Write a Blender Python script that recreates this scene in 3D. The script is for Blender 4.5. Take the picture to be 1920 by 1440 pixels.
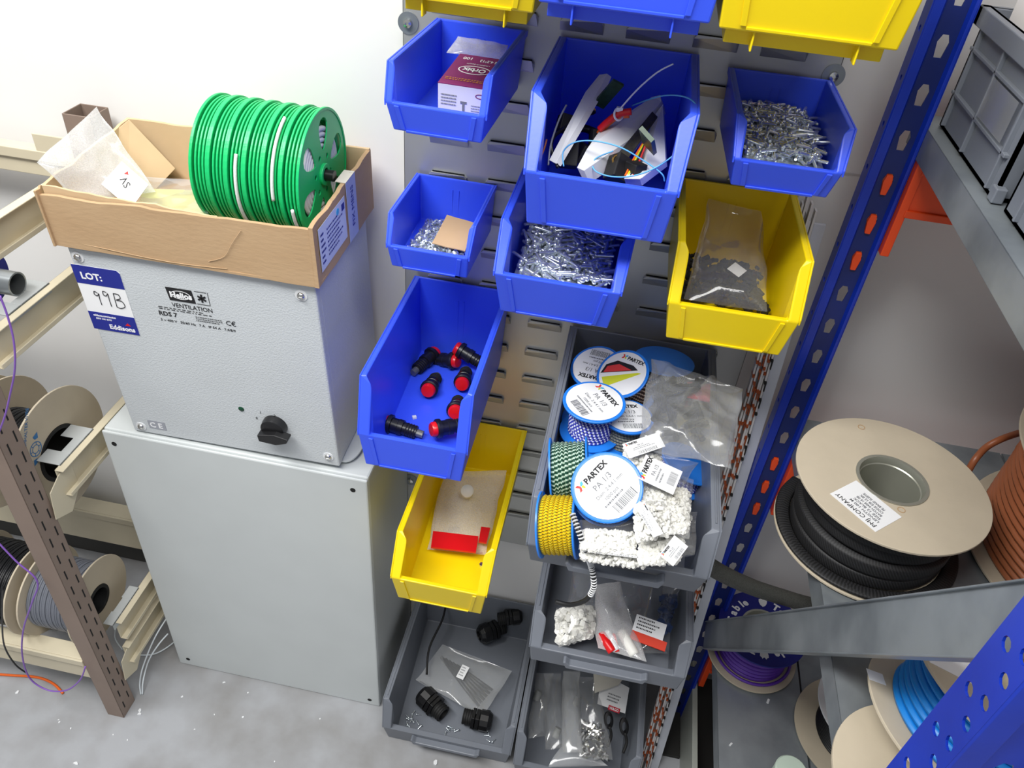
import bpy, bmesh, math, random
from math import sin, cos, pi, radians
from mathutils import Vector, Matrix, noise, Euler

for o in list(bpy.data.objects): bpy.data.objects.remove(o)
scene = bpy.context.scene
COL = scene.collection

# ------------------------------------------------------------------ camera
cam_d = bpy.data.cameras.new('camera')
cam = bpy.data.objects.new('camera', cam_d); COL.objects.link(cam)
CF = 1468.96
cam.location = (0.2648, -0.8952, 1.3444)
cam.rotation_euler = (0.892035, -0.07678, 0.183218)
cam_d.sensor_fit = 'HORIZONTAL'; cam_d.sensor_width = 36.0
cam_d.lens = CF / 1920 * 36.0
cam_d.clip_start = 0.01
scene.camera = cam
CM = Euler((0.892035, -0.07678, 0.183218), 'XYZ').to_matrix()
CC = Vector((0.2648, -0.8952, 1.3444))

def at(u, v, x=None, y=None, z=None):
    """world point where the sight line of a photo pixel meets a plane of the place"""
    r = CM @ Vector(((u - 960) / CF, -(v - 720) / CF, -1.0))
    t = (x - CC.x) / r.x if x is not None else (y - CC.y) / r.y if y is not None else (z - CC.z) / r.z
    return CC + r * t

# ------------------------------------------------------------------ light
world = bpy.data.worlds.new('world'); scene.world = world; world.use_nodes = True
world.node_tree.nodes['Background'].inputs[0].default_value = (0.93, 0.96, 1.0, 1)
world.node_tree.nodes['Background'].inputs[1].default_value = 0.29
def area(name, loc, target, sx, sy, power, col=(1, 1, 1)):
    l = bpy.data.lights.new(name, 'AREA'); l.shape = 'RECTANGLE'; l.size = sx; l.size_y = sy
    l.energy = power; l.color = col
    o = bpy.data.objects.new(name, l); COL.objects.link(o); o.location = loc
    o.rotation_euler = (Vector(target) - Vector(loc)).to_track_quat('-Z', 'Y').to_euler()
    return o
area('overhead_light', (-0.72, -0.98, 2.55), (-0.1, 0.0, 0.9), 1.5, 0.35, 37, (1.0, 0.99, 0.965))
area('overhead_light', (0.60, -1.15, 2.6), (0.25, -0.1, 0.6), 1.5, 0.35, 22, (1.0, 0.99, 0.975))  # second lamp is an added fill from the right
scene.view_settings.view_transform = 'Standard'; scene.view_settings.look = 'None'
scene.view_settings.exposure = 0.45; scene.view_settings.gamma = 1.0
scene.view_settings.use_curve_mapping = False

# ------------------------------------------------------------------ materials
def lin(c):
    return tuple((x / 255 / 12.92) if x / 255 <= 0.04045 else ((x / 255 + 0.055) / 1.055) ** 2.4 for x in c) + (1,)
MATS = {}
def mat(name, rgb, rough=0.5, metal=0.0, spec=0.5, var=0.06, vscale=12, bump=0.0, bscale=200, rgb2=None, stretch=None, emit=None, coat=0):
    if name in MATS: return MATS[name]
    m = bpy.data.materials.new(name); m.use_nodes = True; nt = m.node_tree; b = nt.nodes['Principled BSDF']
    b.inputs['Roughness'].default_value = rough; b.inputs['Metallic'].default_value = metal
    b.inputs['Specular IOR Level'].default_value = spec
    if coat: b.inputs['Coat Weight'].default_value = coat
    tc = nt.nodes.new('ShaderNodeTexCoord'); mp = nt.nodes.new('ShaderNodeMapping')
    nt.links.new(tc.outputs['Object'], mp.inputs[0])
    if stretch: mp.inputs['Scale'].default_value = stretch
    nz = nt.nodes.new('ShaderNodeTexNoise'); nz.inputs['Scale'].default_value = vscale; nz.inputs['Detail'].default_value = 4
    nt.links.new(mp.outputs[0], nz.inputs[0])
    cr = nt.nodes.new('ShaderNodeValToRGB')
    c = lin(rgb); c2 = lin(rgb2) if rgb2 else tuple(max(0, x * (1 - var * 2)) for x in c[:3]) + (1,)
    cr.color_ramp.elements[0].color = c2; cr.color_ramp.elements[1].color = c
    cr.color_ramp.elements[0].position = 0.32; cr.color_ramp.elements[1].position = 0.62
    nt.links.new(nz.outputs[0], cr.inputs[0]); nt.links.new(cr.outputs[0], b.inputs['Base Color'])
    if bump:
        n2 = nt.nodes.new('ShaderNodeTexNoise'); n2.inputs['Scale'].default_value = bscale
        nt.links.new(mp.outputs[0], n2.inputs[0])
        bp = nt.nodes.new('ShaderNodeBump'); bp.inputs['Strength'].default_value = bump; bp.inputs['Distance'].default_value = 0.001
        nt.links.new(n2.outputs[0], bp.inputs['Height']); nt.links.new(bp.outputs[0], b.inputs['Normal'])
    MATS[name] = m
    return m
def film(name, tint=(235, 238, 240), haze=0.1, gloss=0.05, rough=0.12):
    if name in MATS: return MATS[name]
    m = bpy.data.materials.new(name); m.use_nodes = True; nt = m.node_tree
    for n in list(nt.nodes):
        if n.type != 'OUTPUT_MATERIAL': nt.nodes.remove(n)
    out = [n for n in nt.nodes if n.type == 'OUTPUT_MATERIAL'][0]
    tr = nt.nodes.new('ShaderNodeBsdfTransparent'); df = nt.nodes.new('ShaderNodeBsdfDiffuse'); gl = nt.nodes.new('ShaderNodeBsdfGlossy')
    df.inputs[0].default_value = lin(tint); gl.inputs['Roughness'].default_value = rough
    nz = nt.nodes.new('ShaderNodeTexNoise'); nz.inputs['Scale'].default_value = 60
    mr = nt.nodes.new('ShaderNodeMapRange'); mr.inputs[3].default_value = haze * 0.6; mr.inputs[4].default_value = haze * 1.4
    nt.links.new(nz.outputs[0], mr.inputs[0])
    m1 = nt.nodes.new('ShaderNodeMixShader'); nt.links.new(mr.outputs[0], m1.inputs[0])
    nt.links.new(tr.outputs[0], m1.inputs[1]); nt.links.new(df.outputs[0], m1.inputs[2])
    fr = nt.nodes.new('ShaderNodeFresnel'); fr.inputs[0].default_value = 1.5
    ad = nt.nodes.new('ShaderNodeMath'); ad.operation = 'MULTIPLY_ADD'; ad.inputs[1].default_value = 0.4; ad.inputs[2].default_value = gloss
    nt.links.new(fr.outputs[0], ad.inputs[0])
    m2 = nt.nodes.new('ShaderNodeMixShader'); nt.links.new(ad.outputs[0], m2.inputs[0])
    nt.links.new(m1.outputs[0], m2.inputs[1]); nt.links.new(gl.outputs[0], m2.inputs[2])
    nt.links.new(m2.outputs[0], out.inputs[0])
    MATS[name] = m
    return m
def braid(name, rgb1, rgb2, n=40, duty=0.5, rough=0.6, rings=0.0045):
    """checks running round a coil axis (object z)"""
    if name in MATS: return MATS[name]
    m = bpy.data.materials.new(name); m.use_nodes = True; nt = m.node_tree; b = nt.nodes['Principled BSDF']
    b.inputs['Roughness'].default_value = rough
    tc = nt.nodes.new('ShaderNodeTexCoord'); sp = nt.nodes.new('ShaderNodeSeparateXYZ'); nt.links.new(tc.outputs['Object'], sp.inputs[0])
    def mth(op, a, bb=None):
        q = nt.nodes.new('ShaderNodeMath'); q.operation = op
        for i, s in enumerate((a, bb)):
            if s is None: continue
            if isinstance(s, (int, float)): q.inputs[i].default_value = s
            else: nt.links.new(s, q.inputs[i])
        return q.outputs[0]
    ang = mth('ARCTAN2', sp.outputs[1], sp.outputs[0])
    sh = mth('MULTIPLY', mth('FLOOR', mth('DIVIDE', sp.outputs[2], rings)), 1.9)
    s = mth('SINE', mth('ADD', mth('MULTIPLY', ang, n), sh))
    g = mth('GREATER_THAN', s, 1 - 2 * duty)
    mx = nt.nodes.new('ShaderNodeMix'); mx.data_type = 'RGBA'
    mx.inputs[6].default_value = lin(rgb1); mx.inputs[7].default_value = lin(rgb2)
    nt.links.new(g, mx.inputs[0]); nt.links.new(mx.outputs[2], b.inputs['Base Color'])
    MATS[name] = m
    return m

WALL = mat('painted_wall', (232, 231, 229), 0.75, var=0.02, vscale=2, bump=0.15, bscale=60)
def concrete():
    m = mat('concrete_floor', (160, 162, 166), 0.62, var=0.0, vscale=9, rgb2=(134, 133, 132), bump=0.35, bscale=90)
    return m
FLOOR = concrete()
BLUE = mat('blue_bin_plastic', (58, 92, 246), 0.36, var=0.03, vscale=8, bump=0.05, bscale=300)
YELL = mat('yellow_bin_plastic', (244, 214, 6), 0.36, var=0.03, vscale=8, bump=0.05, bscale=300)
GREY = mat('grey_tray_plastic', (116, 121, 130), 0.42, var=0.05, vscale=9, bump=0.06, bscale=300)
STEEL = mat('galvanised_panel', (190, 191, 188), 0.38, 0.6, var=0.05, vscale=6)
ZINC = mat('zinc_sheet', (158, 165, 170), 0.38, 0.5, var=0.1, vscale=14, rgb2=(126, 133, 139))
SCREW = mat('zinc_fastener', (222, 230, 236), 0.26, 0.8, var=0.1, vscale=200)
CHROME = mat('bright_steel', (215, 215, 212), 0.2, 1.0, var=0.04)
TUBE = mat('grey_steel_tube', (165, 170, 172), 0.3, 0.8, var=0.05)
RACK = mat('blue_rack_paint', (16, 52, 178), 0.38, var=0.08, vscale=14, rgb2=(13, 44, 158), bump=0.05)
RACKD = mat('blue_rack_paint_shaded', (13, 34, 104), 0.45, var=0.1, vscale=20, rgb2=(9, 28, 92), bump=0.08)  # darker copy of the rack paint, shade of the recessed plate put into colour
ORANGE = mat('orange_beam_paint', (228, 74, 22), 0.42, var=0.06)
CAB = mat('cabinet_paint', (198, 203, 203), 0.5, var=0.015, bump=0.04, bscale=400)
CABT = mat('textured_cabinet_paint', (198, 203, 206), 0.48, var=0.02, bump=0.5, bscale=420)
BROWN = mat('brown_post_paint', (138, 120, 108), 0.5, var=0.05)
BEIGE = mat('beige_beam_paint', (208, 198, 172), 0.5, var=0.04)
CARD = mat('cardboard', (186, 156, 120), 0.85, var=0.06, vscale=9, rgb2=(179, 148, 112), bump=0.3, bscale=90, stretch=(1, 1, 2.5))
CARDE = mat('cardboard_pale', (208, 180, 142), 0.85, var=0.06, bump=0.2, bscale=120)
BOARD = mat('fibreboard_flange', (196, 184, 162), 0.85, var=0.04, vscale=20, bump=0.1)
GREEN = mat('green_reel_plastic', (18, 190, 108), 0.38, var=0.03)
BLACK = mat('black_plastic', (22, 22, 24), 0.35, var=0.1)
BLACKM = mat('black_matte', (18, 18, 19), 0.7, var=0.1)
DARK = mat('dark_slot', (14, 14, 15), 0.8, var=0.1)
RED = mat('red_plastic', (214, 20, 24), 0.3, var=0.05)
WHITE = mat('white_paper', (238, 239, 240), 0.7, var=0.015)
WPLA = mat('white_plastic', (222, 224, 226), 0.4, var=0.03)
SBLUE = mat('light_blue_spool_plastic', (38, 128, 232), 0.35, var=0.03)
INK = mat('black_ink', (25, 25, 28), 0.7, var=0.05)
GINK = mat('grey_ink', (120, 122, 126), 0.7, var=0.05)
BINK = mat('blue_ink', (58, 118, 172), 0.7, var=0.05)
NAVY = mat('navy_print', (28, 40, 140), 0.6, var=0.03)
DNAVY = mat('dark_blue_card', (14, 22, 120), 0.6, var=0.03)
PURP = mat('magenta_print', (128, 28, 96), 0.55, var=0.03)
GOLD = mat('gold_print', (206, 140, 50), 0.55, var=0.03)
LBLUE = mat('sky_blue_print', (70, 176, 226), 0.6, var=0.03)
PYEL = mat('yellow_print', (208, 214, 40), 0.6, var=0.03)
PRED = mat('red_print', (222, 62, 58), 0.6, var=0.03)
PORA = mat('orange_wire', (236, 104, 26), 0.45)
VIOL = mat('violet_wire', (134, 92, 186), 0.4)
VIOLD = mat('violet_cable', (96, 52, 168), 0.4)
CYAN = mat('cyan_cable', (24, 134, 222), 0.38)
CYANW = mat('light_blue_wire', (92, 172, 226), 0.4)
COPW = mat('brown_cable', (158, 92, 58), 0.4, var=0.1)
COPP = mat('copper_pin', (190, 98, 58), 0.35, 0.7, var=0.1)
GWIRE = mat('grey_wire', (120, 124, 134), 0.4)
BWIRE = mat('black_wire', (20, 21, 24), 0.35)
WWIRE = mat('white_wire', (222, 230, 234), 0.4)
CORD = mat('white_cord', (226, 228, 228), 0.8, var=0.05, bump=0.4, bscale=500)
CRUMB = mat('white_markers', (238, 237, 230), 0.5, var=0.06)
POLY = film('polythene', haze=0.16, gloss=0.03)
POLYC = film('clear_polythene', haze=0.06, gloss=0.03, rough=0.08)
POLYH = film('hazy_polythene', (246, 246, 247), haze=0.30, gloss=0.03)
SLEEVE = braid('braided_sleeve_wrap', (14, 14, 15), (36, 36, 38), n=160, rough=0.6, rings=0.0015)
PCB = mat('circuit_board', (46, 76, 52), 0.4, var=0.2, vscale=200)

# ------------------------------------------------------------------ mesh helpers
def wmat(o):
    m = Matrix.Identity(4)
    while o: m = o.matrix_basis @ m; o = o.parent
    return m
class MB:
    def __init__(s): s.v = []; s.f = []; s.mi = []; s.cur = 0
    def add(s, vs, fs, M=None):
        n = len(s.v)
        s.v += [(M @ Vector(p)) if M else Vector(p) for p in vs]
        s.f += [tuple(i + n for i in f) for f in fs]; s.mi += [s.cur] * len(fs)
        return s
    def box(s, lo, hi, M=None):
        a, b = lo, hi
        vs = [(x, y, z) for x in (a[0], b[0]) for y in (a[1], b[1]) for z in (a[2], b[2])]
        return s.add(vs, [(0, 1, 3, 2), (4, 6, 7, 5), (0, 4, 5, 1), (2, 3, 7, 6), (0, 2, 6, 4), (1, 5, 7, 3)], M)
    def prism(s, poly, d0, d1, M=None):
        """poly in local xy, extruded along z"""
        n = len(poly)
        vs = [(p[0], p[1], d0) for p in poly] + [(p[0], p[1], d1) for p in poly]
        return s.add(vs, [tuple(range(n))[::-1], tuple(range(n, 2 * n))] + [(i, (i + 1) % n, n + (i + 1) % n, n + i) for i in range(n)], M)
    def plate(s, poly, holes, d0, d1, M=None):
        """flat plate with round/polygon holes: outer poly and hole polys in xy, thickness along z"""
        bm = bmesh.new(); es = []
        for L in [poly] + holes:
            vv = [bm.verts.new((p[0], p[1], d0)) for p in L]
            es += [bm.edges.new((vv[i], vv[(i + 1) % len(vv)])) for i in range(len(vv))]
        bmesh.ops.triangle_fill(bm, use_beauty=True, use_dissolve=False, edges=es)
        r = bmesh.ops.extrude_face_region(bm, geom=list(bm.faces))
        for g in r['geom']:
            if isinstance(g, bmesh.types.BMVert): g.co.z = d1
        bmesh.ops.recalc_face_normals(bm, faces=bm.faces)
        bm.verts.index_update()
        s.add([v.co.copy() for v in bm.verts], [tuple(v.index for v in f.verts) for f in bm.faces], M); bm.free()
        return s
    def lathe(s, prof, n=32, M=None, cap=True, a0=0, a1=2 * pi):
        """prof [(r,z)] round local z"""
        vs = []; fs = []; full = abs(a1 - a0 - 2 * pi) < 1e-6
        k = n if full else n + 1
        for r, z in prof: vs += [(r * cos(a0 + (a1 - a0) * i / n), r * sin(a0 + (a1 - a0) * i / n), z) for i in range(k)]
        for j in range(len(prof) - 1):
            for i in range(n):
                i2 = (i + 1) % k
                fs.append((j * k + i, j * k + i2, (j + 1) * k + i2, (j + 1) * k + i))
        if cap and full:
            if prof[0][0] > 1e-6: fs.append(tuple(range(k))[::-1])
            if prof[-1][0] > 1e-6: fs.append(tuple((len(prof) - 1) * k + i for i in range(k)))
        return s.add(vs, fs, M)
    def ring(s, r0, r1, z0, z1, n=48, M=None):
        return s.lathe([(r0, z0), (r1, z0), (r1, z1), (r0, z1), (r0, z0)], n, M, cap=False)
    def torus(s, R, r, z=0, n=36, k=8, M=None):
        return s.lathe([(R + r * cos(2 * pi * i / k), z + r * sin(2 * pi * i / k)) for i in range(k + 1)], n, M, cap=False)
    def tube(s, pts, r, k=8, M=None, smooth=4, flat=None):
        P = [Vector(p) for p in pts]
        if smooth > 1 and len(P) > 2:
            Q = []
            for i in range(len(P) - 1):
                a = P[max(i - 1, 0)]; b = P[i]; c = P[i + 1]; d = P[min(i + 2, len(P) - 1)]
                for j in range(smooth):
                    t = j / smooth
                    Q.append(0.5 * ((2 * b) + (c - a) * t + (2 * a - 5 * b + 4 * c - d) * t * t + (3 * b - a - 3 * c + d) * t ** 3))
            Q.append(P[-1]); P = Q
        up = Vector((0, 0, 1)); vs = []; fs = []; prev = None
        for i, p in enumerate(P):
            t = (P[min(i + 1, len(P) - 1)] - P[max(i - 1, 0)]).normalized()
            if prev is None:
                n = t.cross(up); n = n if n.length > 0.1 else t.cross(Vector((1, 0, 0)))
            else: n = prev - t * prev.dot(t)
            n.normalize(); prev = n; b = t.cross(n)
            ra, rb = (r, r) if flat is None else (r, flat)
            vs += [p + n * ra * cos(2 * pi * j / k) + b * rb * sin(2 * pi * j / k) for j in range(k)]
        for i in range(len(P) - 1):
            for j in range(k): fs.append((i * k + j, i * k + (j + 1) % k, (i + 1) * k + (j + 1) % k, (i + 1) * k + j))
        fs += [tuple(range(k))[::-1], tuple((len(P) - 1) * k + j for j in range(k))]
        return s.add(vs, fs, M)
    def quad(s, a, b, c, d, th=0.0003):
        a, b, c, d = map(Vector, (a, b, c, d)); n = (b - a).cross(d - a).normalized() * th
        return s.add([a, b, c, d, a + n, b + n, c + n, d + n], [(3, 2, 1, 0), (4, 5, 6, 7), (0, 1, 5, 4), (1, 2, 6, 5), (2, 3, 7, 6), (3, 0, 4, 7)])
    def build(s, name, m, parent=None, loc=None, bev=0, smooth=False, label=None, recalc=True, rot=None, seg=2):
        """verts are world coordinates unless loc given (then local to an object placed at loc)"""
        me = bpy.data.meshes.new(name); o = bpy.data.objects.new(name, me)
        if parent: o.parent = parent
        if loc is not None:
            o.location = loc
            if rot is not None: o.rotation_euler = rot
            vv = s.v
        else:
            if parent is None:
                xs = [v.x for v in s.v]; ys = [v.y for v in s.v]; zs = [v.z for v in s.v]
                o.location = ((min(xs) + max(xs)) / 2, (min(ys) + max(ys)) / 2, min(zs))
            inv = wmat(o).inverted(); vv = [inv @ v for v in s.v]
        me.from_pydata([tuple(v) for v in vv], [], s.f); me.validate()
        for mm in (m if isinstance(m, (list, tuple)) else [m]): me.materials.append(mm)
        for i, p in enumerate(me.polygons):
            if i < len(s.mi): p.material_index = s.mi[i]
        if recalc:
            bm = bmesh.new(); bm.from_mesh(me); bmesh.ops.recalc_face_normals(bm, faces=bm.faces); bm.to_mesh(me); bm.free()
        if smooth:
            me.shade_smooth()
            if smooth != 'all':
                md = None
                try: me.set_sharp_from_angle(angle=radians(40))
                except Exception: pass
        if bev:
            b = o.modifiers.new('bevel', 'BEVEL'); b.width = bev; b.segments = seg; b.limit_method = 'ANGLE'; b.angle_limit = radians(35)
        COL.objects.link(o)
        if label: o['label'] = label
        return o
def tag(o, label, cat, group=None, kind=None):
    o['label'] = label; o['category'] = cat
    if group: o['group'] = group
    if kind: o['kind'] = kind
    return o
def thing(name, label, cat, loc=(0, 0, 0), rot=(0, 0, 0), group=None):
    o = bpy.data.objects.new(name, None); COL.objects.link(o); o.empty_display_size = 0.02
    o.location = loc; o.rotation_euler = rot
    return tag(o, label, cat, group)
def struct(o): o['kind'] = 'structure'; return o
def frame(o, x, n):
    """matrix with origin o, local x along x, local z along n"""
    x = Vector(x).normalized(); n = Vector(n); n = (n - x * n.dot(x)).normalized(); y = n.cross(x)
    return Matrix(((x.x, y.x, n.x, o[0]), (x.y, y.y, n.y, o[1]), (x.z, y.z, n.z, o[2]), (0, 0, 0, 1)))
def axis(o, n, up=(0, 0, 1)):
    n = Vector(n).normalized(); u = Vector(up)
    if abs(u.dot(n)) > 0.95: u = Vector((0, 1, 0))
    x = u.cross(n).normalized()
    return frame(o, x, n)
def lettering(parent, s, M, size, m, width=None, bold=0.0, name='lettering', align='LEFT'):
    c = bpy.data.curves.new('t', 'FONT'); c.body = s; c.size = size; c.offset = bold * size; c.align_x = align
    c.resolution_u = 2; c.extrude = 0.00012
    t = bpy.data.objects.new('t', c); COL.objects.link(t)
    bpy.context.view_layer.update()
    me = bpy.data.meshes.new_from_object(t.evaluated_get(bpy.context.evaluated_depsgraph_get()))
    bpy.data.objects.remove(t)
    if width and len(me.vertices):
        xs = [v.co.x for v in me.vertices]; w = max(xs) - min(xs); k = width / w
        for v in me.vertices: v.co.x *= k
    me.materials.clear(); me.materials.append(m); me.name = name
    o = bpy.data.objects.new(name, me); COL.objects.link(o)
    if parent: o.parent = parent
    o.matrix_basis = (wmat(parent).inverted() @ M) if parent else M
    return o
def scribble(mb, M, x, y, w, h, rows, rnd, th=0.00025):
    """lines of tiny illegible print"""
    for i in range(rows):
        yy = y + h * (1 - (i + 0.5) / rows); xx = x; L = x + w * (0.6 + 0.4 * rnd.random())
        while xx < L:
            k = w * (0.02 + 0.05 * rnd.random())
            mb.add([(xx, yy, th), (xx + k, yy, th), (xx + k, yy + h / rows * 0.42, th), (xx, yy + h / rows * 0.42, th)], [(0, 1, 2, 3)], M)
            xx += k + w * 0.022
def barcode(mb, M, x, y, w, h, rnd, th=0.0003):
    xx = x
    while xx < x + w:
        k = w * (0.012 + 0.03 * rnd.random())
        mb.add([(xx, y, th), (xx + k, y, th), (xx + k, y + h, th), (xx, y + h, th)], [(0, 1, 2, 3)], M)
        xx += k + w * (0.015 + 0.03 * rnd.random())
def circ(r, n=24, cx=0, cy=0, rx=None):
    return [(cx + (rx or r) * cos(2 * pi * i / n), cy + r * sin(2 * pi * i / n)) for i in range(n)]
def copy_tree(o, parent=None):
    c = o.copy(); COL.objects.link(c); c.parent = parent
    for ch in list(o.children): copy_tree(ch, c)
    return c

# ------------------------------------------------------------------ room
struct(MB().box((-2.4, -2.6, -0.05), (2.6, 0.06, 0)).build('floor', FLOOR))
struct(MB().box((-2.4, 0.0, 0.0), (2.6, 0.06, 2.9)).build('wall_back', WALL))
tr = MB()
for (xa, za, xb, zb) in ((0.462, 1.004, 0.497, 1.008),): tr.box((xa, -0.0012, za), (xb + 0.6, 0.0, za + 0.0022))
struct(tr.build('trim_1', mat('wall_joint', (205, 202, 200), 0.8)))
bs = struct(MB().box((-2.4, -.012, 0), (-.2, 0, .055)).build('shade_strip_back', mat('painted_wall_shade', (58, 57, 54), .7), bev=.002))  # dark strip at the wall foot paints in the shade under the rack
# crumbs of debris on the floor
rnd = random.Random(5)
for i, (u, v, s) in enumerate([(420, 1280, .003), (341, 1307, .0028), (263, 1333, .005), (262, 1339, .004), (143, 1432, .005), (112, 1354, .0025), (133, 1366, .0025), (465, 1299, .0022), (402, 1340, .0025), (456, 1345, .003), (32, 1299, .004), (239, 1388, .0022), (600, 1348, .002), (816, 1431, .006), (515, 1428, .0022), (365, 1368, .002), (212, 1378, .002), (110, 1350, .002)]):
    p = at(u, v, z=0.0)
    m = MB(); q = [(rnd.uniform(.6, 1) * s * cos(a + rnd.random() * .5), rnd.uniform(.35, .8) * s * sin(a + rnd.random() * .5)) for a in (0, 1.2, 2.3, 3.4, 4.6, 5.4)]
    m.prism(q, 0, s * .45)
    o = m.build('debris_fleck', WPLA, loc=(p.x, p.y, 0), rot=(0, 0, rnd.random() * 6))
    tag(o, 'small white plastic offcut lying on the grey concrete floor', 'debris', 'white offcuts scattered on the concrete floor')

# ------------------------------------------------------------------ louvred panel
PY = -0.02
pan = thing('louvred_panel', 'tall galvanised louvred wall panel carrying the blue and yellow bins', 'wall panel', (0.231, PY, 0.291))
MB().box((0, PY, 0.291), (0.4625, PY + 0.0015, 1.75)).box((0, PY, 0.291), (0.0015, -0.004, 1.75)).box((0.461, PY, 0.291), (0.4625, -0.004, 1.75)).box((0, PY, 0.291), (0.4625, -0.004, 0.2925)).build('sheet', STEEL, pan, bev=0.0006)
cols = [0.0325 + 0.0695 * i for i in range(6)]
rows = [0.7531 + 0.0477 * k for k in range(-9, 21)]
louv = MB(); sl = MB()
for z in [r_ for r_ in rows if 0.33 < r_ < 1.4]:
    for x in cols:
        w = 0.046; h = 0.0135; d = 0.0055; ins = 0.003
        louv.add([(x, PY - .0001, z - h), (x + w, PY - .0001, z - h), (x + w, PY - d, z - .0035), (x + w - ins, PY - d, z), (x + ins, PY - d, z), (x, PY - d, z - .0035),
                  (x, PY, z - .0035), (x + w, PY, z - .0035), (x + w - ins, PY - d + .0014, z), (x + ins, PY - d + .0014, z)],
                 [(0, 1, 2, 3, 4, 5), (1, 7, 2), (0, 5, 6), (3, 8, 9, 4), (5, 4, 9, 6), (2, 7, 8, 3), (6, 9, 8, 7)])
        sl.box((x + .003, PY - .0003, z - .0016), (x + .043, PY, z + .0002))
louv.build('louvre_tabs', STEEL, pan); sl.build('louvre_slots', DARK, pan)
for (x, z, r) in ((0.0065, 1.108, 0.0115), (0.0085, 1.062, 0.0115), (0.4575, 1.112, 0.0115), (0.0065, 0.40, .0115)):
    Mx = axis((x, PY, z), (0, -1, 0))
    w = MB().ring(0.0035, r, 0, 0.0015, 28, Mx).build('washer', ZINC, pan, smooth=True)
    MB().lathe([(0.0, .0045), (0.0018, .0045), (0.0019, .0062), (0.0045, .0055), (0.0048, .0015)], 20, Mx).build('fixing_screw', CHROME, w, smooth=True)

# ------------------------------------------------------------------ bins
def bin_shell(m, W, D, H, h, s, r, t, q, a, b, lf, tb=0.003, fl=0.0025):
    sh = -D * s; k = 0.14
    P = {}
    def vset(sg):
        X = W / 2
        slope = lambda f: (sh + (-D - sh) * f, H + (h - H) * f)
        y1, z1 = slope(k)
        return [(sg * X, 0, H), (sg * X, sh, H), (sg * (X - q), -D, h), (sg * (X - t - q), -D + r, 0), (sg * (X - t), 0, 0),
                (sg * (X - a), -tb, H), (sg * (X - a), sh + .002, H), (sg * (X - b), y1, z1), (sg * (X - b), -D, h),
                (sg * (X - b), -D + lf, h), (sg * (X - b - t * .5), -D + lf + r * .8, tb), (sg * (X - a - t * .5), -tb * 1.5, tb),
                (sg * X, sh - 0, H)]
    L = vset(-1); R = vset(1); n = 13
    F = []
    for o_, flip in ((0, False), (n, True)):
        g = lambda *i: tuple(j + o_ for j in i)
        F += [g(0, 1, 2, 3, 4), g(0, 5, 6, 1), g(1, 6, 7), g(1, 7, 8, 2), g(5, 11, 6), g(6, 11, 10), g(6, 10, 7), g(7, 10, 9), g(7, 9, 8)]
    F += [(2, 8, 8 + n, 2 + n, 3 + n, 3), (3, 3 + n, 4 + n, 4), (0, 4, 4 + n, n), (0, n, 5 + n, 5), (5, 5 + n, 11 + n, 11), (11, 11 + n, 10 + n, 10), (10, 10 + n, 9 + n, 9), (9, 9 + n, 8 + n, 8)]
    m.add(L + R, F)
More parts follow.
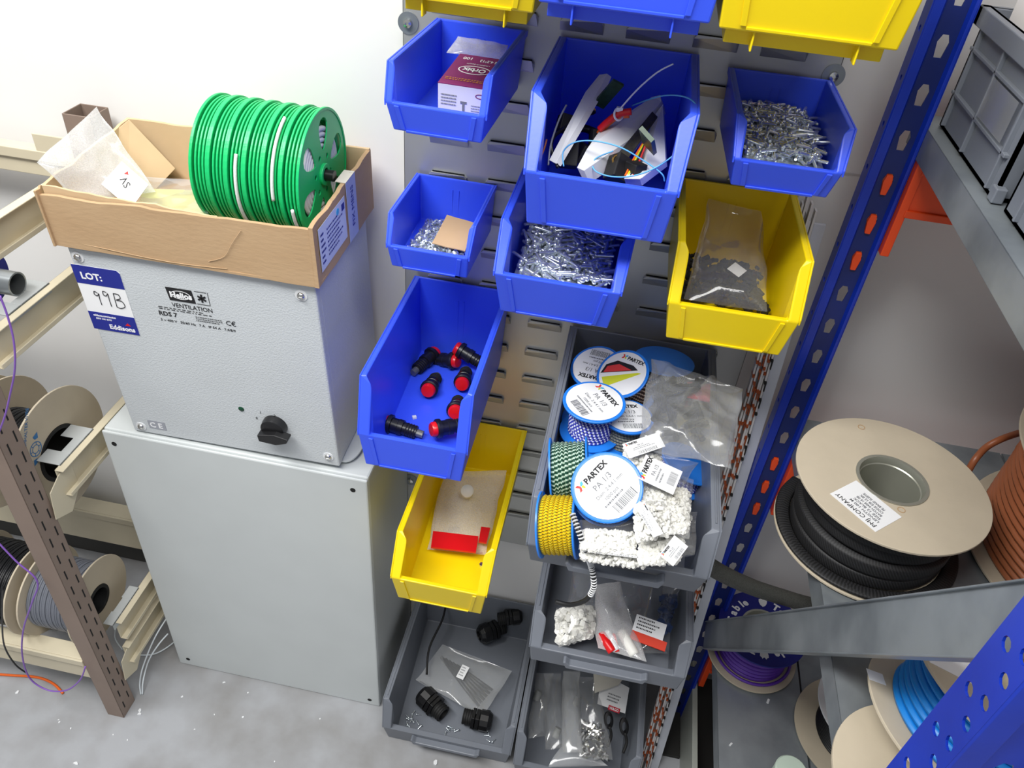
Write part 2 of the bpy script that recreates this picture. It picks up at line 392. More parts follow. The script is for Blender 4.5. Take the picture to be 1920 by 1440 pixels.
def make_bin(name, label, cat, m_, x, yb, z, W, D, H, h, s, r, t, q=0.002, yaw=0, a=None, b=None, lf=None, skirt=False, tray=False, ab=0.95):
    root = thing(name, label, cat, (x, yb, z), (0, 0, yaw))
    a = a or W * 0.05; b = b or W * 0.095; lf = lf or 0.007
    m = MB(); bin_shell(m, W, D, H, h, s, r, t, q, a, b, lf)
    body = m.build('bin_body', m_, root, loc=(0, 0, 0), bev=0.0016, seg=2)
    W2 = W / 2 - q
    # rim lip: thin turned-down flange along the side rims
    sh = -D * s
    for sg in (-1, 1):
        rim = MB(); X0 = sg * (W / 2 - .0004); X1 = sg * (W / 2 - q - .0004); o1 = sg * .0018
        O = [(X0, 0, H), (X0, sh, H), (X1, -D + .001, h + .002), (X1, -D + .001, h - .004), (X0, sh + .004, H - .006), (X0, 0, H - .006)]
        rim.add(O + [(x_ + o1, y_, z_) for x_, y_, z_ in O], [(0, 1, 4, 5), (1, 2, 3, 4), (6, 11, 10, 7), (7, 10, 9, 8)] + [(i, (i + 1) % 6, 6 + (i + 1) % 6, 6 + i) for i in range(6)])
        rim.build('rim_flange', m_, root, loc=(0, 0, 0), bev=0.0005)
    def fp(u, v):  # point on the front wall
        xx = u * (W2 - t * (1 - v)); return Vector((xx, -D + r * (1 - v), h * v))
    nrm = Vector((0, -h, -r)).normalized()
    if not tray:
        lab = MB(); e = 0.0016
        def strip(c):
            P = [fp(*p) for p in c]; Q = [p + nrm * e for p in P]
            lab.add(P + Q, [(3, 2, 1, 0), (4, 5, 6, 7), (0, 1, 5, 4), (1, 2, 6, 5), (2, 3, 7, 6), (3, 0, 4, 7)])
        wv = 0.0022 / (W2); wh = 0.0025 / h
        for sg in (-1, 1):
            strip([(sg * .70, .08), (sg * (.70 + wv * 2.2), .08), (sg * (.73 + wv * 2.2), .93), (sg * .73, .93)])
        strip([(-.70, .08 - wh), (.70, .08 - wh), (.70, .08), (-.70, .08)])
        lab.build('label_frame', m_, root, loc=(0, 0, 0), bev=0.0005)
        ribs = MB()
        for dx in (-.004, .004): ribs.box((dx - .0006, -.0042, H * .3), (dx + .0006, -.0028, H * .78))
        ribs.build('back_rib', m_, root, loc=(0, 0, 0))
    else:
        hd = MB()
        w = W * .24; hh = h
        hd.prism([(-w - .003, h - .006), (-w + .003, h - .0115), (w - .003, h - .0115), (w + .003, h - .006), (w + .006, h - .008), (w + .001, h - .019), (-w - .001, h - .019), (-w - .006, h - .008)], D - .003, D + .0085, Matrix(((1, 0, 0, 0), (0, 0, -1, 0), (0, 1, 0, 0), (0, 0, 0, 1))))
        hd.build('handle_lip', m_, root, loc=(0, 0, 0), bev=0.0012)
        for sg in (-1, 1):
            X = sg * (W / 2 - a * .5)
            MB().box((X - .0008, -D * s * .97, H - .0005), (X + .0008, -.01, H + .0012)).build('rim_bead', m_, root, loc=(0, 0, 0))
    if skirt:
        sk = MB(); sk.box((-W2 + t + .006, -D + r + .012, -.012), (W2 - t - .006, -.01, 0.001))
        for sg in (-1, 1): sk.box((sg * W * .27 - .0008, -D + r + .001, -.014), (sg * W * .27 + .0008, -D + r + .0135, .002))
        sk.build('base_skirt', m_, root, loc=(0, 0, 0), bev=0.001)
    return root
B = {}
def bb(k, label, m_, **kw): B[k] = dict(root=make_bin('storage_bin', label, 'storage bin', m_, yb=PY - .0065, **kw), **kw)
bb('B1', 'blue bin at upper left holding a purple and white screw carton', BLUE, x=.0893, z=1.056, W=.0971, D=.1731, H=.0625, h=.0289, s=.926, r=.0086, t=.0046, q=.0008, yaw=-.03, b=.0072)
bb('B2', 'large blue bin full of loose wires and white plastic housings', BLUE, x=.2459, z=1.0025, W=.1442, D=.2214, H=.1142, h=.0573, s=.8215, r=.0163, t=.0039, q=.0047, yaw=.0, b=.015)
bb('B3', 'blue bin of short screws at the right edge of the louvred panel', BLUE, x=.4042, z=1.0466, W=.1035, D=.1634, H=.0622, h=.0292, s=.8616, r=.0111, t=.0041, q=.0037, yaw=.02)
bb('B4', 'smallest blue bin, with nuts and a scrap of cardboard in it', BLUE, x=.0675, z=.8788, W=.0972, D=.1282, H=.0616, h=.030, s=.86, r=.0086, t=.0026, q=.002, yaw=-.01, a=.004, b=.0065)
bb('B5', 'blue bin of machine screws directly under the large wire-filled bin', BLUE, x=.2185, z=.8904, W=.1338, D=.2055, H=.0881, h=.0525, s=.7616, r=.0148, t=.0069, q=.0036, b=.0125)
bb('B6', 'yellow bin with a clear bag of black parts, beside the blue rack post', YELL, x=.3924, z=.8841, W=.1294, D=.1869, H=.0998, h=.0472, s=.8398, r=.0078, t=.0063, q=.0005, yaw=.01, b=.0115)
bb('B7', 'long blue bin holding black indicator lamps with red caps', BLUE, x=.0804, z=.6733, W=.1277, D=.2397, H=.1226, h=.0509, s=.9227, r=.0036, t=.0058, q=.0, b=.0135)
bb('B8', 'long yellow bin holding a clear pouch with a red strip', YELL, x=.1232, z=.4606, W=.1279, D=.2712, H=.0983, h=.0526, s=.8575, r=.0094, t=.0058, q=.0018, b=.0135)
bb('T1', 'yellow bin cut by the top of the picture, above the screw carton bin', YELL, x=.112, z=1.182, W=.128, D=.205, H=.08, h=.036, s=.85, r=.009, t=.004, skirt=True)
bb('T2', 'blue bin cut by the top of the picture, between the two yellow ones', BLUE, x=.2425, z=1.198, W=.142, D=.235, H=.10, h=.052, s=.85, r=.009, t=.004, skirt=True)
bb('T3', 'yellow bin cut by the top of the picture, next to the blue rack post', YELL, x=.380, z=1.196, W=.142, D=.235, H=.10, h=.052, s=.85, r=.009, t=.004, skirt=True)

def tr(k, label, **kw): B[k] = dict(root=make_bin('picking_tray', label, 'storage tray', GREY, tray=True, **kw), **kw)
tr('G1', 'large grey tray crammed with label spools and bags of white markers', x=.3252, yb=-.0275, z=.6701, W=.19, D=.340, H=.0888, h=.0419, s=.93, r=.0145, t=.0044, a=.009, b=.0165, lf=.010)
tr('G2', 'grey tray under the spool tray, with a knotted bag of white plugs', x=.3489, yb=-.0275, z=.431, W=.2004, D=.2965, H=.0706, h=.0357, s=.90, r=.0046, t=.0031, a=.009, b=.0165, lf=.010)
tr('G3', 'lowest grey tray of the right stack, full of long clear bags', x=.352, yb=-.006, z=.0, W=.200, D=.272, H=.122, h=.056, s=.92, r=.0097, t=.0053, a=.009, b=.0165, lf=.010)
tr('G4', 'grey tray on the floor beside the cabinet, with black cable glands', x=.1355, yb=-.006, z=.0, W=.2232, D=.2557, H=.112, h=.0494, s=.937, r=.0097, t=.0053, a=.009, b=.0165, lf=.010)

# ------------------------------------------------------------------ fasteners
def floor_pts(k, n, rnd, mx=.0135, y0=.0, y1=.93, zh=(0, 0)):
    b = B[k]; W, D = b['W'] / 2 - mx - b['t'], b['D']
    R = Matrix.Rotation(b.get('yaw', 0), 4, 'Z')
    for i in range(n):
        lx = rnd.uniform(-W, W); ly = -rnd.uniform(D * y0 + .01, D * y1 - b['r'] - .004)
        p = R @ Vector((lx, ly, 0)); yield Vector((b['x'] + p.x, PY - .0065 + p.y, b['z'])), lx / W, -ly / D
def screw_mb(L, d, hd, drive=True):
    m = MB()
    m.lathe([(0.0, -L), (d * .42, -L), (d * .5, -L + d * .3), (d * .5, 0), (hd, 0), (hd, hd * .35), (hd * .75, hd * .78), (hd * .3, hd * .95), (0, hd)], 10, cap=False)
    return m
def scatter(k, name, label, group, n, mesh_mb, mtl, L, seed, surf, jz, cat, stuff_label, nst):
    rnd = random.Random(seed)
    base = None; st = MB(); 
    for j, (p, fx, fy) in enumerate(floor_pts(k, n + nst, rnd)):
        z = B[k]['z'] + surf(fx, fy)
        el = rnd.gauss(0, .16) if L else rnd.uniform(-1.2, 1.2)
        E = Euler((pi / 2 + el, rnd.uniform(0, 6.28) if not L else 0, rnd.uniform(0, 6.28)), 'XYZ')
        if j < n:
            zz = z + rnd.uniform(-.35, 1) * jz
            if base is None:
                base = mesh_mb.build(name, mtl, loc=(0, 0, 0), smooth=True); o = base
            else: o = base.copy(); COL.objects.link(o)
            o.location = (p.x, p.y, zz); o.rotation_euler = E; tag(o, label, cat, group)
        else:
            zz = z - jz * rnd.uniform(.2, 1.6)
            M = Matrix.Translation((p.x, p.y, zz)) @ E.to_matrix().to_4x4()
            st.add(mesh_mb.v, mesh_mb.f, M)
    b = B[k]; W = b['W'] / 2 - .011 - b['t']; D = b['D']; R = Matrix.Translation((b['x'], PY - .0065, b['z'])) @ Matrix.Rotation(b.get('yaw', 0), 4, 'Z')
    g = 9; vs = []; fs = []
    for i in range(g + 1):
        for jj in range(g + 1):
            fx = -1 + 2 * i / g; fy = .05 + .86 * jj / g; vs.append((fx * W, -fy * D, max(.004, surf(fx, fy) - jz * 1.5)))
    for i in range(g):
        for jj in range(g): a = i * (g + 1) + jj; fs.append((a, a + 1, a + g + 2, a + g + 1))
    st.add(vs, fs, R)
    o = st.build(name + '_heap', mtl, smooth=True); tag(o, stuff_label, cat, kind='stuff')
s1 = screw_mb(.0150, .0031, .0031); s2 = screw_mb(.0185, .0035, .0034)
scatter('B3', 'short_screw', 'short zinc plated pan head screw in the heap in the right hand blue bin', 'short screws in the right blue bin', 250, s1, SCREW, 1, 3,
        lambda fx, fy: .0275 + .005 * (1 - fy) - .002 * fx * fx, .003, 'screw', 'bed of short zinc screws under the top layer in the right blue bin', 160)
scatter('B5', 'machine_screw', 'zinc plated machine screw heaped in the blue bin below the wires', 'machine screws in the blue bin below the wires', 230, s2, SCREW, 1, 4,
        lambda fx, fy: .035 + .006 * (fy) - .004 * fx * fx, .0038, 'screw', 'bed of machine screws under the top layer, below the wire bin', 160)
nut = MB().plate(circ(.0031, 6), [circ(.0015, 10)], 0, .0022)
scatter('B4', 'hex_nut', 'small zinc hex nut heaped at the bottom of the smallest blue bin', 'hex nuts in the smallest blue bin', 240, nut, SCREW, 0, 5,
        lambda fx, fy: .0105 + .011 * (fy - .35) - .003 * fx * fx, .0022, 'nut', 'bed of hex nuts in the smallest blue bin', 120)
def crumple_card(name, label, quad, m, cat, th=.0012, n=8, amp=.002, seed=1):
    q = [Vector(p) for p in quad]; mb = MB(); vs = []; nn = (q[1] - q[0]).cross(q[3] - q[0]).normalized()
    for s_ in (0, 1):
        for i in range(n + 1):
            for j in range(n + 1):
                u, v = i / n, j / n
                p = q[0] * (1 - u) * (1 - v) + q[1] * u * (1 - v) + q[2] * u * v + q[3] * (1 - u) * v
                vs.append(p + nn * (amp * noise.noise(p * 40 + Vector((seed, 0, 0))) + s_ * th))
    N = (n + 1) ** 2; fs = []
    for i in range(n):
        for j in range(n):
            a = i * (n + 1) + j; f = (a, a + 1, a + n + 2, a + n + 1); fs += [f[::-1], tuple(k + N for k in f)]
    for i in range(n):
        for a, b_ in ((i, i + 1), (n * (n + 1) + i, n * (n + 1) + i + 1), (i * (n + 1), (i + 1) * (n + 1)), (i * (n + 1) + n, (i + 1) * (n + 1) + n)):
            fs.append((a, b_, b_ + N, a + N))
    return tag(mb.add(vs, fs).build(name, m, smooth=True), label, cat)
zc = .8788 + .021
crumple_card('cardboard_scrap', 'scrap of brown cardboard lying on the hex nuts', [at(810, 458, z=zc), at(872, 472, z=zc), at(889, 420, z=zc + .012), at(838, 403, z=zc + .012)], CARD, 'cardboard')

# ------------------------------------------------------------------ bags
def bag(name, label, cn, bulge=.008, seed=1, m=POLY, group=None, nu=26, amp=.004, nrm=None, flat=.4, cat='plastic bag'):
    c = [Vector(p) for p in cn]
    n = nrm and Vector(nrm).normalized() or (c[1] - c[0]).cross(c[3] - c[0]).normalized()
    if n.z < 0: n = -n
    mb = MB(); vs = []
    for s_ in (1, -1):
        for i in range(nu + 1):
            for j in range(nu + 1):
                u, v = i / nu, j / nu
                p = c[0] * (1 - u) * (1 - v) + c[1] * u * (1 - v) + c[2] * u * v + c[3] * (1 - u) * v
                w = (sin(pi * u) * sin(pi * v)) ** .5
                q = p * 15 + Vector((seed * 3.1, s_ * 1.7, 0)); q2 = p * 38 + Vector((seed, 0, s_))
                cr = (1 - abs(noise.noise(q)) * 3.2) + .35 * (1 - abs(noise.noise(q2)) * 2.6) - .5
                e = (noise.noise(p * 30 + Vector((0, seed * 5, 0)))) * .004
                dirx = (c[1] - c[0]).normalized()
                p = p + n * (s_ * bulge * w + amp * cr * (.35 + .65 * w) * (1 if s_ > 0 else flat)) + dirx * e
                vs.append(p)
    N = (nu + 1) ** 2; fs = []
    for i in range(nu):
        for j in range(nu):
            a = i * (nu + 1) + j; f = (a, a + nu + 1, a + nu + 2, a + 1); fs += [f, tuple(k + N for k in f)[::-1]]
    root = thing(name, label, cat, ((c[0] + c[2]) / 2)[:], group=group)
    mb.add(vs, fs).build('film', m, root, smooth='all', recalc=False)
    root['n'] = 0
    del root['n']
    return root
def chunks(parent, cn, n, size, seed, m, name='contents', depth=.008, shape='box', stretch=1.0, lift=0):
    c = [Vector(p) for p in cn]; rnd = random.Random(seed); mb = MB(); nn = (c[1] - c[0]).cross(c[3] - c[0]).normalized()
    if nn.z < 0: nn = -nn
    for _ in range(n):
        u, v = rnd.random(), rnd.random(); w = (sin(pi * u) * sin(pi * v)) ** .5
        p = c[0] * (1 - u) * (1 - v) + c[1] * u * (1 - v) + c[2] * u * v + c[3] * (1 - u) * v + nn * (rnd.uniform(-.9, .9) * depth * w + lift)
        M = Matrix.Translation(p) @ Euler((rnd.random() * 6, rnd.random() * 6, rnd.random() * 6)).to_matrix().to_4x4(); s_ = size * rnd.uniform(.7, 1.3)
        if shape == 'box': mb.box((-s_ * stretch, -s_, -s_ * .8), (s_ * stretch, s_, s_ * .8), M)
        else: mb.lathe([(0, -s_ * stretch), (s_, -s_ * stretch), (s_, s_ * stretch), (0, s_ * stretch)], 8, M, cap=False)
    o = mb.build(name, m, parent, recalc=False); o['kind'] = 'stuff'; return o
def logo(parent, M, s):
    """small coloured X mark followed by the maker's word"""
    for col, pts in ((PRED, [(0, 0), (.35, .5), (0, 1), (.4, 1), (.62, .62), (.62, .38), (.4, 0)]), (PYEL, [(.66, .38), (.9, 0), (1.05, 0), (1.05, .45), (.8, .5)]), (LBLUE, [(.66, .62), (.8, .52), (1.15, .6), (1.3, 1), (.95, 1)])):
        MB().prism([(x * s, y * s) for x, y in pts], .0001, .00035, M).build('logo_mark', col, parent)
    lettering(parent, 'PARTEX', M @ Matrix.Translation((1.45 * s, .1 * s, .0003)), s * 1.15, INK, bold=.03)
def paper(parent, M, w, h, m=WHITE, name='label'):
    return MB().box((0, 0, 0), (w, h, .0002), M).build(name, m, parent)
def partex_label(parent, M, w, h, seed=1, short=True):
    rnd = random.Random(seed); lb = paper(parent, M, w, h)
    logo(lb, M @ Matrix.Translation((w * .06, h * .78, .0003)), h * .15)
    lettering(lb, 'PA 1/3', M @ Matrix.Translation((w * .35, h * .58, .0003)), h * .15, GINK)
    mb = MB(); scribble(mb, M, w * .2, h * .34, w * .6, h * .2, 2, rnd); barcode(mb, M, w * .3, h * .06, w * .5, h * .2, rnd); mb.build('print', GINK, lb)
    return lb

# ------------------------------------------------------------------ carton in the upper left bin
cx = thing('screw_carton', 'purple and white screw carton standing in the upper left blue bin', 'carton', (.1040, -.122, 1.0595), (.06, 0, -.03))
Mc = wmat(cx)
MB().box((-.0255, -.040, .006), (.0255, .040, .040), Mc).build('carton_body', mat('carton_white', (226, 224, 232), .6), cx, bev=.0006)
top = MB().box((-.0256, -.0401, .040), (.0256, .0401, .0405), Mc).build('carton_top', PURP, cx)
Mt = Mc @ Matrix.Translation((.0255, .040, .0407)) @ Matrix.Rotation(pi, 4, 'Z') @ Matrix.Diagonal((.78, .94, 1, 1))   # print reads from the wall side
lettering(top, '100', Mt @ Matrix.Translation((.044, .008, 0)), .009, WHITE, bold=.02)
lettering(top, 'PAN 4.2*13', Mt @ Matrix.Translation((.002, .010, 0)), .009, WHITE, width=.032, bold=.02)
Mo = Mt @ Matrix.Translation((.033, .042, 0))
MB().plate(circ(.0115, 28, rx=.021), [circ(.0100, 28, rx=.0195)], 0, .0002, Mo).build('emblem', WHITE, top)
lettering(top, 'Orbix', Mo @ Matrix.Translation((0, -.0045, .0002)), .014, WHITE, width=.030, bold=.03, align='CENTER')
lettering(top, 'A PASSION IN QUALITY', Mo @ Matrix.Translation((0, -.0175, .0002)), .0035, WHITE, width=.03, align='CENTER')
rnd = random.Random(2); mb = MB(); scribble(mb, Mt, .004, .066, .056, .008, 2, rnd); mb.build('print', GOLD, top)
Mf = Mc @ frame((-.0255, -.0402, .004), (1, 0, 0), (0, -1, 0)) @ Matrix.Diagonal((.78, .75, 1, 1))
fr = MB(); scribble(fr, Mf, .004, .020, .022, .016, 4, rnd); scribble(fr, Mf, .042, .016, .018, .010, 3, rnd)
fr.box((.031, .004, 0), (.034, .026, .0002), Mf); fr.box((.0285, .026, 0), (.0365, .029, .0002), Mf)
fr.build('print', GINK, cx)
MB().plate(circ(.003, 20, .053, .038, rx=.006), [circ(.0021, 20, .053, .038, rx=.005)], 0, .0002, Mf).build('emblem', PURP, cx)
bg = bag('open_polybag', 'clear bag mouth standing up behind the purple screw carton', [(.066, -.085, 1.102), (.124, -.080, 1.099), (.126, -.055, 1.108), (.070, -.060, 1.112)], .003, 3, POLYH, amp=.004)

# ------------------------------------------------------------------ wires and housings in the big bin
def at_y(u, v, y): return at(u, v, y=y)
def housing(name, label, P, dn, d, m=WPLA, wall=.0016):
    """shallow open plastic trough: outline P (world, roughly planar), depth vector dn"""
    root = thing(name, label, 'plastic housing', P[0])
    n = len(P); P = [Vector(p) for p in P]; c = sum(P, Vector()) / n; dn = Vector(dn).normalized() * d
    mb = MB(); I = [p + (c - p).normalized() * wall * 1.4 for p in P]
    vs = P + [p + dn for p in P] + [p + dn for p in I] + [p + dn.normalized() * wall for p in I]
    fs = [tuple(range(n))]
    for i in range(n):
        j = (i + 1) % n
        fs += [(i, j, n + j, n + i), (n + i, n + j, 2 * n + j, 2 * n + i), (2 * n + i, 2 * n + j, 3 * n + j, 3 * n + i)]
    fs.append(tuple(range(3 * n, 4 * n)))
    mb.add(vs, fs).build('shell', m, root, bev=.0005)
    return root
zb = 1.0025
h1 = housing('plastic_housing', 'long white curved plastic strip standing at the left of the wires', [at(1030, 300, y=-.205), at(1042, 306, y=-.203), at(1132, 152, y=-.10), at(1138, 138, y=-.09), at(1124, 140, y=-.09), at(1098, 172, y=-.115)], (.8, .3, -.5), .006)
MB().box((0, 0, 0), (.012, .003, .035), Matrix.Translation(at(1112, 195, y=-.12)) @ Euler((.5, .4, .3)).to_matrix().to_4x4()).build('circuit_board', PCB, h1)
h2 = housing('plastic_housing', 'white plastic housing leaning at the right of the wires with a board inside', [at(1082, 314, y=-.215), at(1095, 320, y=-.214), at(1180, 262, y=-.15), at(1240, 190, y=-.08), at(1238, 178, y=-.075), at(1222, 182, y=-.08), at(1122, 248, y=-.15), at(1100, 280, y=-.19)], (.4, .3, -.8), .016)
h3 = housing('plastic_housing', 'open white plastic housing with coloured wires against the right wall of the big bin', [at(1170, 335, y=-.212), at(1200, 336, y=-.212), at(1248, 300, y=-.17), at(1243, 195, y=-.085), at(1228, 215, y=-.10), at(1205, 285, y=-.16)], (.3, .5, -.8), .010)
MB().box((0, 0, 0), (.016, .004, .05), Matrix.Translation(at(1204, 268, y=-.182)) @ Euler((.9, .5, -.5)).to_matrix().to_4x4()).build('circuit_board', PCB, h3)
w = MB()
for k_, m_ in ((0, PORA), (1, PYEL), (2, INK), (3, PRED)):
    p = [at(1172 + 5 * k_, 330, y=-.205), at(1190 + 4 * k_, 295, y=-.18), at(1205 + 2 * k_, 270, y=-.16), at(1214 + k_, 255, y=-.15)]
    MB().tube(p, .0011, 6).build('wire', m_, h3)
MB().quad(at(1150, 300, y=-.185), at(1172, 306, y=-.185), at(1232, 222, y=-.115), at(1222, 212, y=-.115), .002).build('gap_strip', mat('dark_gap', (62, 60, 52), .5, var=.3, vscale=120), h3)  # dark strip in the gap between the two white housings
ct = thing('cable_tie', 'white cable tie with its tail sticking up from the big blue bin', 'cable tie', at(1162, 205, y=-.15))
MB().tube([at(1162, 205, y=-.15), at(1195, 168, y=-.165), at(1232, 136, y=-.175), at(1262, 120, y=-.18)], .0012, 6, flat=.0006).build('tail', WPLA, ct)
MB().torus(.0055, .0011, 0, 20, 6, axis(at(1160, 214, y=-.15), (.6, -.6, .3))).box((-.003, -.002, -.002), (.003, .002, .002), Matrix.Translation(at(1162, 205, y=-.15))).build('loop', WPLA, ct)
def wire(name, label, pts, r, m, cat='wire', group=None, k=7):
    return tag(MB().tube(pts, r, k, smooth=6).build(name, m, smooth='all'), label, cat, group)
wire('wire_loop', 'thin light blue wire looping over the right rim of the big blue bin', [at(1185, 198, y=-.12), at(1240, 180, y=-.15), at(1285, 182, y=-.17), at(1307, 200, y=-.185), at(1310, 228, y=-.19), at(1293, 258, y=-.2), at(1262, 292, y=-.21), at(1222, 318, y=-.215), at(1180, 331, y=-.215), at(1140, 330, y=-.21), at(1114, 318, y=-.205), at(1116, 298, y=-.195), at(1150, 283, y=-.19)], .0007, CYANW)
wire('wire_loop', 'thin light blue wire arching over the white housing in the middle of the big bin', [at(1057, 312, y=-.21), at(1056, 285, y=-.20), at(1075, 268, y=-.20), at(1110, 264, y=-.20), at(1160, 275, y=-.205), at(1205, 300, y=-.21), at(1240, 325, y=-.215), at(1246, 340, y=-.215)], .0007, CYANW)
wire('black_lead', 'black lead with a copper end hanging over the left front of the big bin', [at(1115, 210, y=-.12), at(1085, 222, y=-.14), at(1052, 245, y=-.16), at(1035, 262, y=-.18), at(1036, 290, y=-.19), at(1046, 314, y=-.205)], .0018, BWIRE)
wire('bare_copper_lead', 'short grey lead with a bare copper tip over the rim of the big bin', [at(1025, 262, y=-.19), at(1018, 285, y=-.205), at(1005, 308, y=-.222), at(988, 321, y=-.23)], .0008, COPW)
wire('grey_tie', 'thin grey cable tie standing at the left of the wires', [at(1028, 310, y=-.205), at(1033, 270, y=-.19), at(1048, 225, y=-.165), at(1062, 197, y=-.15)], .0009, GWIRE)
wire('red_lead', 'red insulated lead held in the white cable tie', [at(1124, 243, y=-.15), at(1140, 228, y=-.15), at(1160, 214, y=-.15), at(1184, 209, y=-.15)], .0034, RED)
wire('orange_lead', 'orange insulated lead under the red one in the cable tie', [at(1122, 250, y=-.145), at(1138, 234, y=-.145), at(1158, 219, y=-.145), at(1180, 216, y=-.145)], .0028, PORA)
wire('red_lead', 'curled red lead between the two white housings', [at(1118, 330, y=-.19), at(1130, 310, y=-.18), at(1148, 296, y=-.17), at(1160, 300, y=-.18), at(1140, 320, y=-.19)], .003, RED)
wire('black_lead', 'thick black lead at the back of the wires near the copper ends', [at(1040, 300, y=-.15), at(1060, 260, y=-.14), at(1090, 240, y=-.13), at(1130, 250, y=-.13), at(1150, 225, y=-.11)], .004, BWIRE)
jb = thing('switch_block', 'dark plastic switch blocks buried among the wires', 'switch', at(1080, 290, y=-.15))
for (u, v, y, sc) in ((1065, 290, -.16, .012), (1100, 292, -.14, .013), (1160, 318, -.19, .012), (1060, 232, -.13, .010), (1120, 262, -.14, .010), (1190, 325, -.195, .010)):
    MB().box((-sc, -sc * .8, -sc * .7), (sc, sc * .8, sc * .7), Matrix.Translation(at(u, v, y=y)) @ Euler((u, v, y * 9)).to_matrix().to_4x4()).build('switch_body', BLACKM, jb, bev=.001)
MB().torus(.0045, .0010, 0, 14, 6, axis(at(1158, 300, y=-.19), (.3, -1, .5))).torus(.003, .001, 0, 14, 6, axis(at(1110, 208, y=-.12), (.3, -1, .5))).build('brass_ring', mat('brass', (190, 150, 80), .3, 1), jb)

# ------------------------------------------------------------------ yellow bin bag
z0 = .8841 + .022
b6 = bag('open_polybag', 'tall clear bag of small black parts standing in the yellow bin', [at(1280, 560, z=z0), at(1438, 585, z=z0), at(1428, 395, z=z0 + .062), at(1330, 372, z=z0 + .062)], .010, 11, POLYC, amp=.006)
chunks(b6, [at(1278, 560, z=z0 - .006), at(1436, 585, z=z0 - .006), at(1420, 500, z=z0 + .004), at(1290, 480, z=z0 + .004)], 300, .0026, 6, BLACKM, depth=.008, shape='cyl', stretch=1.6)
Mx = frame(at(1385, 520, z=z0 + .012), at(1410, 500, z=z0 + .014) - at(1385, 520, z=z0 + .012), (0, -.5, 1))
paper(b6, Mx, .018, .016, name='paper_slip')
rnd = random.Random(9)
sb = screw_mb(.008, .0024, .0024); base = None
for i in range(14):
    if i < 9: p = at(1270 + rnd.uniform(-6, 8), 480 + i * 9, z=z0 - .012)
    else: p = at(1440 + rnd.uniform(-6, 6), 560 + (i - 9) * 9, z=z0 - .017)
    if base is None: o = base = sb.build('black_screw', BLACK, loc=p, smooth=True)
    else: o = base.copy(); COL.objects.link(o); o.location = p
    o.rotation_euler = (rnd.random() * 6, rnd.random() * 6, rnd.random() * 6)
    tag(o, 'tiny black screw loose beside the clear bag in the yellow bin', 'screw', 'loose black screws in the yellow bin')

# ------------------------------------------------------------------ indicator lamps
def lamp(label, p, d, sc=1.0):
    root = thing('indicator_lamp', label, 'indicator lamp', p, group=None)
    M = axis(p, d)
    MB().lathe([(0, -.030 * sc), (.0075 * sc, -.030 * sc), (.0075 * sc, -.014 * sc), (.0092 * sc, -.0135 * sc), (.0092 * sc, -.008 * sc), (.0086 * sc, -.0075 * sc), (.0086 * sc, 0), (.0112 * sc, .0005 * sc), (.0112 * sc, .0045 * sc), (.0098 * sc, .006 * sc), (0, .006 * sc)], 24, M, cap=False).build('lamp_body', BLACK, root, smooth=True)
    MB().lathe([(0, .0058 * sc), (.0088 * sc, .0058 * sc), (.0088 * sc, .0095 * sc), (.0075 * sc, .0115 * sc), (0, .012 * sc)], 24, M, cap=False).build('lens', RED, root, smooth=True)
    t = MB()
    for kk in range(4): t.torus(.0076 * sc, .0006 * sc, (-.028 + kk * .0032) * sc, 20, 5, M)
    t.build('thread', BLACKM, root)
    MB().lathe([(0, -.038 * sc), (.0045 * sc, -.038 * sc), (.0045 * sc, -.030 * sc)], 12, M, cap=False).build('terminal', mat('terminal_grey', (120, 122, 118), .4, .5), root)
zb = .6733 + .003
for lab, u, v, du, dv, hz, up in (
    ('indicator lamp with its red cap facing front, middle of the long blue bin', 806, 727, -12, 28, .012, .25),
    ('indicator lamp at the left of the heap, its back end pointing down left', 808, 668, 20, -16, .011, .1),
    ('indicator lamp tucked behind the others against the back wall of the long blue bin', 845, 676, 26, 10, .012, .3),
    ('indicator lamp lying at the right wall with its black body toward us', 868, 660, -24, -8, .026, .3),
    ('indicator lamp pointing its red cap down beside the right wall', 868, 715, -6, 26, .012, .25),
    ('indicator lamp close to the front right corner pillar, cap facing front', 855, 768, -4, 24, .012, .35),
    ('indicator lamp half hidden behind the front right lip of the long blue bin', 826, 803, -24, 6, .020, .1),
    ('indicator lamp lying behind the front left lip of the long blue bin', 735, 796, -24, -6, .010, .1)):
    p = at(u, v, z=zb + hz); q = at(u + du, v + dv, z=zb + hz); d = (q - p).normalized(); d.z = up
    lamp(lab, p, d, 1.08)

# ------------------------------------------------------------------ pouch in the long yellow bin
z0 = .4606 + .012
b8 = bag('polythene_pouch', 'hazy clear pouch with a red strip and a round cap in the long yellow bin', [at(800, 1030, z=z0), at(912, 1040, z=z0), at(950, 882, z=z0 + .018), at(832, 885, z=z0 + .012)], .008, 21, POLYH, amp=.003)
MB().quad(at(808, 1028, z=z0 + .0115), at(892, 1038, z=z0 + .0115), at(897, 1008, z=z0 + .0115), at(812, 998, z=z0 + .0115), .003).build('red_strip', RED, b8)
MB().quad(at(897, 1018, z=z0 + .0135), at(912, 1020, z=z0 + .0135), at(919, 992, z=z0 + .0135), at(902, 990, z=z0 + .0135), .003).build('red_strip', RED, b8)
Mx = axis(at(876, 922, z=z0 + .030), (.1, -.5, .8))
MB().lathe([(0, -.004), (.0095, -.004), (.0095, .006), (.008, .007), (0, .007)], 24, Mx, cap=False).build('cap', mat('cream_plastic', (222, 220, 206), .5), b8, smooth=True)
tag(MB().lathe([(0, 0), (.0035, 0), (.0035, .003), (0, .003)], 6, Matrix.Translation(at(903, 1060, z=.4640)), cap=False).build('hex_nut', CHROME), 'single tiny nut in the front right corner of the long yellow bin', 'nut')
